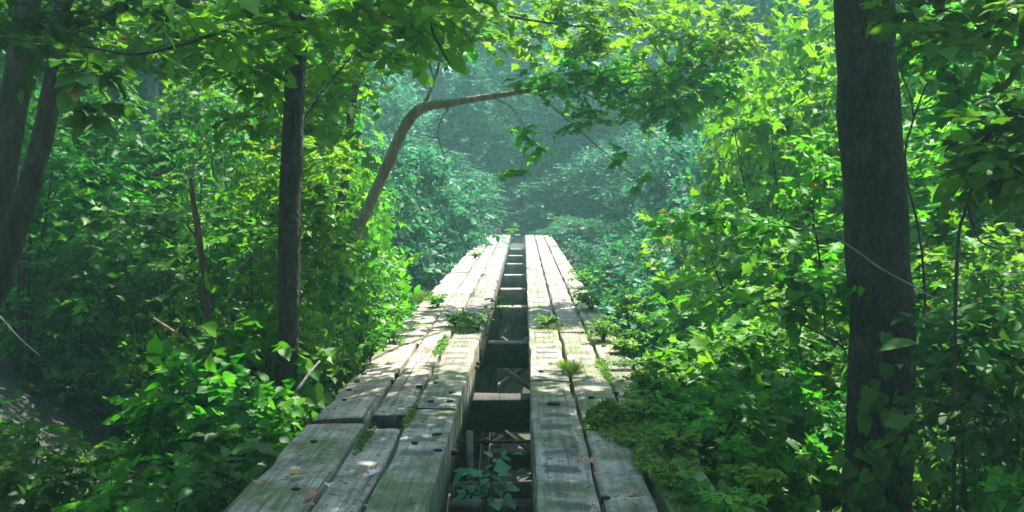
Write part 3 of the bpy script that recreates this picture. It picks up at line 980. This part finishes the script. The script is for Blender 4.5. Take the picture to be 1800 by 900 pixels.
GL = 'shrubs left of the bridge'
for a in [(610, 420, 15, 'green'), (560, 350, 13, 'green', 2.2), (450, 360, 12.5, 'green'), (380, 300, 14.5, 'green'), (255, 340, 14, 'dark'), (150, 330, 17, 'green'), (340, 480, 10.5, 'green', 1.6),
          (420, 570, 9, 'green'), (560, 530, 10.8, 'maple', 1.6), (620, 480, 13, 'green', 1.6), (350, 660, 8, 'green'), (410, 740, 7.0, 'dark'), (255, 800, 6.6, 'green', 1.3), (100, 810, 6.6, 'dark'), (25, 730, 7, 'dark'),
          (370, 810, 5.8, 'dark', 1.3), (450, 700, 7.6, 'green', 1.4), (230, 210, 18, 'green'), (160, 150, 17, 'dark'), (350, 120, 19, 'green', 3.6), (470, 90, 18, 'green', 3.4), (60, 90, 18, 'dark', 3.6), (540, 60, 20, 'green', 3.6), (400, 190, 16, 'green', 3.4), (460, 230, 13.5, 'green', 2.6), (560, 150, 15, 'maple', 2.6), (600, 230, 17, 'maple', 2.4), (320, 270, 17, 'green'), (120, 250, 15, 'green'), (30, 180, 14, 'green'), (660, 560, 12.5, 'maple', 1.3), (480, 300, 15.5, 'green'), (590, 280, 18, 'green')]:
    shrub(a[0], a[1], a[2], a[3], LL, GL, a[4] if len(a) > 4 else None)
LL2 = 'hazy blue green shrub in the deep wood left of the bridge\'s far half'
for a in [(660, 250, 23, 'haze'), (720, 250, 26, 'haze'), (770, 300, 28, 'haze'), (560, 250, 24, 'haze'), (480, 180, 26, 'haze'), (380, 180, 28, 'haze'), (220, 200, 27, 'haze'), (680, 400, 24, 'haze'), (725, 340, 29, 'haze'), (765, 400, 31, 'haze', 2.4), (640, 320, 24, 'haze'), (800, 400, 34, 'haze', 2.2), (838, 395, 37, 'haze', 2), (808, 365, 39, 'haze', 2.4), (846, 350, 42, 'haze', 2), (740, 440, 24, 'haze', 2), (690, 490, 19, 'haze', 2), (520, 380, 20, 'haze'),
          (420, 330, 22, 'haze'), (300, 300, 24, 'haze'), (180, 280, 22, 'haze'), (60, 300, 20, 'haze'), (870, 402, 40, 'haze', 2)]:
    shrub(a[0], a[1], a[2], a[3], LL2, 'hazy shrubs left of the far half', a[4] if len(a) > 4 else None)

# ------------------------------------------------------------------ forest beyond
def tree_proto(h=15, w=3.6, clumps=190):
    g = Geo()
    cs = []
    for i in range(clumps):
        z = rng.uniform(.06, 1) ** .85
        rad = w * math.sqrt(max(.05, 1 - (2 * z - .9) ** 2 * .85)) * math.sqrt(rng.uniform(.1, 1))
        a = rng.uniform(0, 2 * math.pi)
        cs.append((rad * math.cos(a), rad * math.sin(a), z * h))
    cs = np.array(cs)
    clump_sprays(g, cs, rng.uniform(.7, 1.3, clumps) * 1.0, 7, 7, .36, SI, twig_r=0)
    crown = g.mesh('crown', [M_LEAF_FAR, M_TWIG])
    g = Geo()
    add_tube(g, [(0, 0, -.5), (.1, 0, h * .3), (-.1, .1, h * .6), (0, 0, h * .95)], .2, .05, n=9, m=5)
    for c in cs[rng.choice(clumps, 10, replace=False)]:
        add_tube(g, [(0, 0, max(.5, c[2] - 2)), c * (.6, .6, 1) - (0, 0, .5), c], .05, .015, n=5, m=3)
    return crown, g.mesh('trunk', [M_BARK], smooth=True)


TP = [tree_proto(), tree_proto(w=3.0), tree_proto(w=4.2, clumps=220)]
n = 0
LF = 'hazy leafy tree of the dense wood closing the view beyond the bridge'
spots = []
for row, (yy, step, off) in enumerate(((42, 4.2, 0.4), (54, 4.4, 0.6), (60, 4.4, 1.0), (66, 5, 3), (75, 6, 0))):
    xx = -0.62 * yy * .9 - 2 + off
    while xx < .6 * yy + 2:
        spots.append((xx + random.uniform(-1, 1), yy + random.uniform(-2, 2), row))
        xx += step * random.uniform(.85, 1.15)
for x, y in ((-13, 20), (-16, 26), (-11, 30), (-9, 36), (-18, 33), (13, 24), (11.5, 31), (9, 37), (16, 29), (15, 19), (-12.5, 14),
             (-6, -5), (5.5, -6), (0, -8), (-9.5, 2.5), (9.5, 2), (-12, -4), (13, -3), (11, 9), (-13, 8)):  # unseen trees beside and behind the camera, added to deepen the shade
    spots.append((x, y, 0))
spots += [(-2.5, 44.0, 9), (2.7, 44.6, 9), (-.2, 47.5, 9)]
for (x, y, row) in spots:
    if row == 0 and abs(x) < 13 and y > 38:
        continue
    if row == 1 and abs(x) < 9:
        continue
    c, tr = TP[n % 3]
    n += 1
    lab, grp = LF, 'trees of the wood beyond the bridge'
    if row == 9:
        lab, grp = 'small shady tree flanking the dark hollow past the far end of the bridge', 'small trees round the dark hollow'
    elif y < 12:
        lab, grp = 'unseen leafy tree around the near end of the bridge, added for shade', 'unseen shade trees around the near end of the bridge'
    elif y < 38:
        lab, grp = 'leafy tree of the wood rising behind the thickets beside the bridge', 'trees behind the thickets'
    t = thing('forest_tree', lab, 'tree', (x, y, ground_z(x, y)), grp)
    s = random.uniform(.85, 1.2) * (.5 if row == 9 else 1)
    t.scale = (s, s, s * random.uniform(.9, 1.2))
    t.rotation_euler = (0, 0, random.uniform(0, 6.28))
    for nm, m in (('crown', c), ('trunk', tr)):
        o = bpy.data.objects.new(nm, m)
        COL.objects.link(o)
        o.parent = t

LB = 'teal green bush on the far bank around the dark opening past the bridge end'
for i in range(125):
    px = random.uniform(500, 1380) if i % 3 else random.uniform(740, 1120)
    off = abs(px - 918)
    d = random.uniform(38.5, 43) if i % 2 else random.uniform(43, 50)
    if off < 50:
        d = random.uniform(57, 62)
        top = random.uniform(190, 300)
    elif off < 110 and i % 3:
        d = random.uniform(46, 50)
        top = random.uniform(200, 290)
    else:
        top = (300 if d < 43 else 225) - 70 * min(1, (off - 62) / 200) + random.uniform(-25, 45)
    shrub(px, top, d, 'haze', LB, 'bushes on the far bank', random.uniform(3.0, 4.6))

# ------------------------------------------------------------------ undergrowth (uncountable)
def undergrowth():
    g = Geo()
    pts, dens = [], []
    for i in range(5200):
        y = rng.uniform(3.2, 22) if rng.uniform() < .8 else rng.uniform(20, 40)
        lim = .62 * y + 1
        x = rng.uniform(-lim, lim)
        if -1.5 < x < 1.15 and y < 35:
            continue
        if noise.noise(Vector((x * .45, y * .45, 1.0))) < (.06 if x < 0 else -.12):
            continue
        if -10 < x < -3.6 and 9 < y < 16 and rng.uniform() < .5:
            continue
        pts.append((x, y, ground_z(x, y) + rng.uniform(.05, .45)))
    pts = np.array(pts)
    clump_sprays(g, pts, rng.uniform(.18, .36, len(pts)), 4, 6, .10, OV, up=.35, twig_r=.003)
    far = []
    for i in range(4200):
        y = rng.uniform(34, 60) if i % 2 else rng.uniform(56, 105)
        x = rng.uniform(-.4, .4) * y
        if abs(x) < 1.6 and y < 36:
            continue
        far.append((x, y, ground_z(x, y) + rng.uniform(.1, .7)))
    far = np.array([q for q in far if not (abs(q[0] - .03 * q[1] * 0) < 1.2 and 35.5 < q[1] < 54)])
    clump_sprays(g, far, rng.uniform(.4, .7, len(far)), 5, 6, .2, SI, up=.35, twig_r=0)
    o = link('undergrowth', g.mesh('undergrowth', [M_LEAF_DARK, M_TWIG]))
    o['kind'] = 'stuff'
    tag(o, 'low leafy undergrowth covering the banks on both sides of the bridge', 'undergrowth')


undergrowth()

# ------------------------------------------------------------------ plants on and in the bridge
def grass_tuft(label, px, py, n, h, spread, mat=M_GRASS, name='grass_tuft', group=None, elong=1.0, dome=0.0, tiny=0.0):
    c = on_deck(px, py)
    g = Geo()
    clover = tiny > 0
    a = rng.uniform(0, 6.28, n)
    r = spread * rng.uniform(0, 1, n) ** .75 * (1 + .35 * np.sin(3 * a + px) + .2 * np.sin(7 * a))
    p = np.stack((r * np.cos(a), r * np.sin(a) * elong, np.full(n, -.01) + dome * (1 - (r / spread) ** 2)), 1)
    d = np.stack((np.cos(a) * r / spread * .6 + rng.normal(0, .3, n), np.sin(a) * r / spread * .6 + rng.normal(0, .3, n), np.full(n, 1.0)), 1)
    nr = np.stack((np.cos(a + 1.5), np.sin(a + 1.5), rng.normal(0, .3, n)), 1)
    tv = np.array([(0, .035, 0), (.5, .03, .0), (.85, .015, .1), (1, 0, .2), (.85, -.015, .1), (.5, -.03, 0), (0, -.035, 0)], float)
    add_leaves(g, p, d, nr, h * rng.uniform(.4, 1.1, n), np.clip(rng.normal(.5, .2, n), 0, 1), (tv, [(0, 1, 5, 6), (1, 2, 4, 5), (2, 3, 4)]))
    if clover:
        g = Geo()
        p[:, 2] += h * rng.uniform(0, 1, n) * (1 - .6 * np.minimum(1, r / spread))
        dd = rng.normal(0, 1, (n, 3)) * (1, 1, .5)
        nn = rng.normal(0, .5, (n, 3)) + (0, 0, 1)
        add_leaves(g, p, dd, nn, tiny * rng.uniform(.5, 1.3, n), np.clip(rng.normal(.5, .2, n), 0, .8), SI)
    o = link(name, g.mesh(name, [mat]), None, c)
    tag(o, label, 'grass', group)
    return o


grass_tuft('dense dark green moss and grass mound on the right planks', 1070, 740, 3200, .10, .17, M_GRASS, 'moss_mound', dome=.05, tiny=.03)
grass_tuft('bright grass tuft growing from the seam of the right planks', 1000, 650, 700, .085, .07, elong=4)
grass_tuft('long strip of grass growing in the seam of the left planks', 775, 610, 900, .06, .04, elong=16, tiny=.03)
grass_tuft('mossy strip creeping along the left seam near the plank end', 722, 730, 500, .03, .035, elong=12, tiny=.024)
grass_tuft('mossy strip along the right outer seam', 1062, 650, 900, .05, .05, elong=12, tiny=.026)
grass_tuft('mossy strip along the near dark seam of the left planks', 640, 770, 400, .025, .03, M_MOSS, elong=10, tiny=.022)
grass_tuft('ragged grass covering the right outer planks beside the moss mound', 1150, 775, 7000, .06, .24, M_GRASS, elong=4.0, tiny=.03)
grass_tuft('grass tuft on the right inner plank where shade meets sun', 975, 580, 420, 0.07, .14, elong=3)
grass_tuft('thin grass across the left planks at the sunlit middle', 815, 520, 420, 0.06, .30, elong=1.6)
grass_tuft('grass tuft by the slot on the left inner plank', 815, 578, 480, 0.08, .16, elong=3)
grass_tuft('grass on the right outer plank at the sunlit middle', 1055, 590, 500, 0.08, .22, elong=3.5)
grass_tuft('short grass on the left outer plank edge in the sun', 745, 525, 260, .12, .12, elong=6)


def weed(label, base, h, nst, size, mat, tpl=OV, name='weed_plant', lean=.5, nl=7):
    t = thing(name, label, 'plant', base)
    g = Geo()
    gs = Geo()
    b0, d0, l0 = [], [], []
    for i in range(nst):
        a = rng.uniform(0, 6.28)
        e = np.array((math.cos(a) * lean * h * rng.uniform(.3, 1), math.sin(a) * lean * h * rng.uniform(.3, 1), h * rng.uniform(.6, 1)))
        add_tube(gs, [np.array((0, 0, -.02)), e * (.4, .4, .6), e], .005, .002, n=5, m=3)
        for k in range(3):
            b0.append(e * (.5 + .25 * k))
            dd = rng.normal(0, 1, 3)
            dd[2] = abs(dd[2]) * .3
            d0.append(dd)
            l0.append(h * rng.uniform(.25, .5))
    sprays(g, np.array(b0), np.array(d0), np.array(l0), nl, size, tpl, twig_r=.002)
    for nm, gg, mm in (('foliage', g, [mat, M_TWIG]), ('stem', gs, [M_TWIG])):
        o = bpy.data.objects.new(nm, gg.mesh(nm, mm))
        COL.objects.link(o)
        o.parent = t
    return t


weed('blue green broad leafed plant growing up in the slot at the front', P(852, 915, 5.0), .30, 6, .085, M_LEAF_BLUE, nl=4)
weed('bright leafy weed hanging over the left edge of the planks', on_deck(690, 605) + (0, 0, -.2), .55, 9, .08, M_LEAF_SUN, MA)
weed('leafy seedling at the far end of the slot', on_deck(903, 420), .45, 7, .09, M_LEAF_SUN, MA)
weed('small weeds leaning over the slot from the left inner plank', on_deck(880, 560), .25, 5, .06, M_LEAF_SUN, SI)
weed('leafy weeds crowding the right edge at the sunlit middle', on_deck(1105, 575), .5, 9, .08, M_LEAF_SUN, SI)
weed('leafy weed on the left edge of the planks near the middle', on_deck(650, 640), .3, 5, .07, M_LEAF, SI)
weed('low weed beside the lower right edge of the bridge', on_deck(1255, 890) + (0, 0, -.15), .3, 7, .06, M_LEAF, OV)
weed('weeds at the far right corner of the planks', on_deck(985, 432), .6, 8, .1, M_LEAF_FAR, SI)
weed('weeds at the far left corner of the planks', on_deck(845, 424), .6, 7, .1, M_LEAF_FAR, SI)

for lab, px, py, h_, k, sz in (('yellow green weeds spilling over the slot edge where shade meets sun', 840, 582, .20, 8, .05),
                              ('low weeds in the left seam at the sunlit middle', 800, 575, .16, 8, .045),
                              ('small leafy weeds along the left planks joint in the sun', 770, 540, .18, 8, .05),
                              ('yellow green weeds across the right outer plank in the sun', 1040, 545, .28, 10, .06),
                              ('sunlit weeds on the right planks just before the shade', 1060, 600, .24, 10, .05),
                              ('little weeds sprouting by the right slot edge', 960, 577, .14, 8, .045),
                              ('sunlit weeds at the right edge of the far planks', 1030, 505, .30, 9, .06),
                              ('sprig of weeds on the far left planks in full sun', 835, 455, .16, 6, .05),
                              ('leafy weeds growing up through the grass at the right edge', 1130, 690, .16, 9, .05),
                              ('low weeds among the grass at the lower right planks', 1190, 800, .16, 10, .05), ('fine pale weeds at the bottom right corner of the planks', 1180, 860, .14, 14, .035), ('little fern like weeds beside the moss mound', 1130, 740, .13, 12, .035)):
    weed(lab, on_deck(px, py), h_, k + 8, sz * .9, M_LEAF_SUN, SI, lean=1.0, nl=8)

for i in range(16):
    yy_ = 4.1 + i * .36 + random.uniform(-.1, .1)
    weed('fine leafed weed in the soft green fringe along the right edge of the near planks', np.array((random.uniform(.92, 1.25), yy_, -.01 if random.random() < .6 else -.1)),
         random.uniform(.10, .20), 14, random.uniform(.035, .055), M_LEAF_SUN if i % 3 else M_LEAF, SI, lean=1.0, nl=8)['group'] = 'weeds fringing the right edge'

# ivy on the thick trunk
t = thing('ivy', 'broad leafed ivy climbing the foot of the thick right trunk', 'vine', gz(P(1540, 900, 6.35)))
g = Geo()
pos, dr_, nr_ = [], [], []
for i in range(60):
    px, py = rng.normal(1545, 34), 890 - abs(rng.normal(0, 110))
    if i < 12:
        px, py = [(1535, 700), (1562, 722), (1520, 745), (1500, 820), (1548, 815), (1530, 850), (1565, 790), (1505, 870), (1580, 690), (1538, 668), (1595, 640), (1556, 640)][i]
    p = P(px, py, 6.33 + .10 * ((px - 1545) / 50) ** 2)
    pos.append(p)
    dr_.append((rng.normal(0, .5), -.3, -.7))
    nr_.append((rng.normal(0, .3) + .004 * (px - 1545), -1, .5))
add_leaves(g, np.array(pos), np.array(dr_), np.array(nr_), rng.uniform(.08, .14, len(pos)), rng.uniform(.2, .9, len(pos)), RO)
link('foliage', g.mesh('foliage', [M_LEAF]), t)
link('stem', tube_mesh('stem', [gz(P(1540, 900, 6.35)), P(1530, 880, 6.38), P(1545, 800, 6.37), P(1535, 720, 6.37), P(1555, 640, 6.38)], .012, .005, M_TWIG, n=6), t)

# sapling with the lone pale leaf, dark saplings at right
def sapling(label, stems, leafs, mat, size, tpl=OV, solo=()):
    base = np.asarray(stems[0][0])
    t = thing('sapling', label, 'sapling', base)
    for k, (pts) in enumerate(stems):
        link('stem' if k == 0 else 'branch', tube_mesh('stem', pts, 0.011 if k == 0 else .007, .005 if k == 0 else .003, M_TWIG, n=6), t)
    g = Geo()
    for (c, r, n_, cr) in leafs:
        clump_sprays(g, ellipsoid_pts(c, r, n_, .1), rng.uniform(.7, 1.2, n_) * cr, 5, 6, size, tpl, twig_r=.003)
    for (p, d, nn, s, ti) in solo:
        add_leaves(g, np.array([p]), np.array([d]), np.array([nn]), np.array([s]), np.array([ti]), OV)
    link('foliage', g.mesh('foliage', [mat, M_TWIG]), t)


sapling('forked dark sapling behind the right side of the thick trunk', [
    [gz(P(1640, 700, 7.4)), P(1625, 500, 7.4), P(1592, 300, 7.4), P(1604, 215, 7.4), P(1640, 125, 7.4), P(1682, 60, 7.4)],
    [P(1606, 205, 7.4), P(1600, 170, 7.4), P(1585, 130, 7.4), P(1580, 100, 7.5)],
    [P(1612, 195, 7.4), P(1650, 185, 7.3), P(1690, 175, 7.2)]],
    [(P(1700, 60, 7.2), (.35, .4, .2), 9, .26), (P(1650, 180, 7.3), (.25, .3, .15), 5, .24), (P(1600, 90, 7.5), (.2, .3, .15), 4, .24)], M_LEAF, .13)
sapling('dark sapling with long drooping leaves at the right edge', [
    [gz(P(1690, 880, 5.0)), P(1680, 520, 5.2), P(1700, 360, 5.2), P(1735, 270, 5.2), P(1790, 200, 5.2)],
    [P(1700, 360, 5.2), P(1720, 420, 5.0), P(1760, 440, 4.9)]],
    [(P(1750, 290, 5.1), (.14, .3, .16), 8, .2), (P(1780, 190, 5.2), (.2, .3, .2), 6, .22), (P(1750, 50, 5.0), (.3, .4, .14), 8, .26), (P(1640, 20, 5.0), (.16, .3, .06), 4, .22)], M_LEAF, .14)
sapling('low sapling in front of the thick trunk with one bright outstretched leaf', [
    [gz(P(1720, 900, 5.2)), P(1690, 760, 5.3), P(1660, 660, 5.4), P(1650, 600, 5.5), P(1615, 598, 5.55)],
    [P(1660, 660, 5.4), P(1700, 600, 5.4), P(1760, 560, 5.4)]],
    [(P(1700, 585, 5.4), (.2, .3, .06), 6, .24), (P(1750, 640, 5.3), (.16, .3, .1), 5, .24)], M_LEAF_DARK, .11,
    solo=[(P(1612, 602, 5.5), P(1540, 612, 5.5) - P(1612, 602, 5.5), (0, -.25, 1.0), .22, .8)])
sapling('leaning sapling with thin dark branches just left of the thick trunk', [
    [gz(P(1500, 800, 6.9)), P(1500, 660, 7), P(1480, 610, 7), P(1420, 575, 7), P(1360, 540, 7.0), P(1330, 520, 7)],
    [P(1490, 630, 7), P(1475, 590, 7), P(1465, 560, 7)], [P(1500, 660, 7), P(1490, 560, 7), P(1440, 570, 7)]],
    [(P(1370, 520, 6.9), (.3, .3, .12), 5, .24), (P(1460, 510, 6.9), (.2, .3, .1), 4, .24), (P(1300, 530, 7), (.12, .2, .06), 2, .22)], M_LEAF, .13)
sapling('dark multi stemmed sapling at the lower right corner', [
    [gz(P(1790, 900, 5.4)), P(1740, 800, 5.4), P(1715, 690, 5.4), P(1690, 650, 5.4)],
    [gz(P(1790, 900, 5.4)), P(1775, 760, 5.4), P(1740, 690, 5.5)], [gz(P(1790, 900, 5.4)), P(1790, 700, 5.4), P(1770, 560, 5.5)]],
    [(P(1720, 720, 5.3), (.25, .3, .12), 9, .26)], M_LEAF_DARK, .12)
sapling('dark stemmed sapling beside the lower right planks', [
    [gz(P(1255, 850, 7.0)), P(1258, 800, 7.0), P(1275, 760, 7.0), P(1300, 715, 7.0)],
    [P(1272, 765, 7.0), P(1290, 790, 7), P(1310, 800, 7)]],
    [(P(1290, 700, 6.9), (.25, .3, .1), 8, .26)], M_LEAF, .11)
sapling('slender sapling of pale leaves reaching in from the right over the hazy thicket', [
    [gz(P(1480, 640, 9)), P(1440, 450, 8.6), P(1400, 405, 8.4), P(1300, 385, 8.2), P(1210, 390, 8.0)],
    [P(1440, 450, 8.6), P(1430, 380, 8.6), P(1435, 300, 8.6), P(1465, 240, 8.7)]],
    [(P(1190, 390, 8), (.12, .2, .03), 2, .2), (P(1260, 380, 8.1), (.2, .2, .04), 3, .2), (P(1350, 390, 8.3), (.25, .3, .10), 4, .24), (P(1440, 300, 8.6), (.22, .3, .3), 8, .26)], M_LEAF_SUN, .12)

# ------------------------------------------------------------------ fallen leaves
FM = {'orange': plain_mat('dead_leaf_orange', (0.35, 0.15, 0.03), (0.6, 0.30, 0.08), 40), 'red': plain_mat('dead_leaf_red', (0.28, 0.10, 0.06), (0.45, 0.20, 0.13), 40),
      'pale': plain_mat('dead_leaf_pale', (0.5, 0.47, 0.40), (0.72, 0.70, 0.64), 40), 'brown': plain_mat('dead_leaf_brown', (0.12, 0.07, 0.04), (0.25, 0.15, 0.09), 40)}


def fallen(label, px, py, size, m):
    p = on_deck(px, py, .03)
    tv, tf = MA
    tv = tv.copy()
    a = rng.uniform(0, 6.28)
    tv[:, 2] += .55 * tv[:, 1] ** 2 + .25 * (tv[:, 0] - .4) ** 2 + rng.normal(0, .03, len(tv))
    tv[:, 0] -= .45
    v = tv * size
    rot = np.array([[math.cos(a), -math.sin(a), 0], [math.sin(a), math.cos(a), 0], [0, 0, 1]])
    g = Geo()
    vv = v @ rot.T
    vv[:, 2] -= vv[:, 2].min()
    fl = np.concatenate([np.array(f) for f in tf])
    g.add(vv, fl, [len(f) for f in tf], 0, .5)
    o = link('fallen_leaf', g.mesh('fallen_leaf', [FM[m]]), None, p - (0, 0, .012))
    tag(o, label, 'leaf', 'fallen leaves on the planks')


fallen('curled orange fallen leaf on the left outer plank', 524, 831, .11, 'orange')
fallen('reddish fallen leaf on the dark seam of the left planks', 546, 868, .09, 'red')
fallen('small pinkish leaf just below the reddish leaf on the left seam', 550, 884, .06, 'red')
fallen('pale oval fallen leaf on the left middle plank', 579, 849, .055, 'pale')
fallen('white curled fallen leaf on the left middle plank', 655, 829, .075, 'pale')
fallen('small white fallen leaf near the broken plank end', 673, 770, .05, 'pale')
fallen('yellow brown fallen leaf at the left edge of the planks', 455, 842, .07, 'orange')
fallen('small brown fallen leaf on the left inner plank', 720, 874, .06, 'brown')
fallen('tan fallen leaf on the mossy left plank', 690, 876, .05, 'red')
fallen('red brown fallen leaf on the right seam', 1040, 811, .10, 'red')
fallen('small red fallen leaf above the right seam', 1018, 801, .07, 'red')
fallen('pinkish fallen leaf just below the right seam leaf', 1052, 832, .07, 'red')
fallen('brown curled fallen leaf at the right edge grass', 1115, 870, .10, 'brown')
fallen('brown fallen leaf near the moss mound', 1013, 775, .07, 'brown')

# crumbs of bark and leaf lying on the planks
g = Geo()
n_ = 700
xx = np.where(rng.uniform(0, 1, n_) < .6, rng.uniform(-1.38, -.47, n_), rng.uniform(.07, .96, n_))
yy = 3.5 + 14 * rng.uniform(0, 1, n_) ** 1.6
add_leaves(g, np.stack((xx, yy, np.full(n_, .016)), 1), np.stack((rng.normal(0, 1, n_), rng.normal(0, 1, n_), np.zeros(n_)), 1),
           np.stack((rng.normal(0, .25, n_), rng.normal(0, .25, n_), np.ones(n_)), 1), rng.uniform(.008, .04, n_), np.full(n_, .5), SI)
o = link('leaf_litter', g.mesh('leaf_litter', [FM['brown']]))
o['kind'] = 'stuff'
tag(o, 'brown crumbs of dead leaf and bark scattered over the planks', 'leaf litter')

# ------------------------------------------------------------------ haze, sky, sun
m, N, L, out = new_mat('haze_air')
pv = N('ShaderNodeVolumePrincipled')
pv.inputs['Color'].default_value = (0.46, 0.93, 0.87, 1)
pv.inputs['Density'].default_value = 0.0027
pv.inputs['Anisotropy'].default_value = 0.3
L(pv.outputs[0], out.inputs['Volume'])
g = Geo()
x0, x1, y0, y1, z0, z1 = -165, 165, -65, 205, -8, 46
v = [(x, y, z) for z in (z0, z1) for y in (y0, y1) for x in (x0, x1)]
f = [0, 2, 3, 1, 4, 5, 7, 6, 0, 1, 5, 4, 2, 6, 7, 3, 0, 4, 6, 2, 1, 3, 7, 5]
g.add(np.array(v, float), f, [4] * 6, 0, .5)
hz = link('haze', g.mesh('haze', [m]))
hz['kind'] = 'stuff'
hz['label'] = 'thin blue green morning haze filling the wood'
hz['category'] = 'haze'

EL, AZ = R(60), R(28)
w = bpy.data.worlds.new('World')
S.world = w
w.use_nodes = True
nt = w.node_tree
bg = nt.nodes['Background']
sky = nt.nodes.new('ShaderNodeTexSky')
sky.sky_type = 'NISHITA'
sky.sun_disc = False
sky.sun_elevation = EL
sky.sun_rotation = AZ
nt.links.new(sky.outputs[0], bg.inputs[0])
bg.inputs[1].default_value = 0.15
sd = Vector((math.sin(AZ) * math.cos(EL), math.cos(AZ) * math.cos(EL), math.sin(EL)))
sl = bpy.data.lights.new('sun', 'SUN')
sl.energy = 3.2
sl.angle = R(.5)
sl.color = (1, .95, .86)
so = bpy.data.objects.new('sun', sl)
COL.objects.link(so)
so.location = sd * 60
so.rotation_euler = sd.to_track_quat('Z', 'Y').to_euler()

S.view_settings.view_transform = 'Standard'
S.view_settings.look = 'None'
S.view_settings.gamma = 1
S.view_settings.exposure = 2.35
S.cycles.max_bounces = 8
S.cycles.diffuse_bounces = 4
S.cycles.transmission_bounces = 6
S.cycles.volume_bounces = 1
S.cycles.use_denoising = True
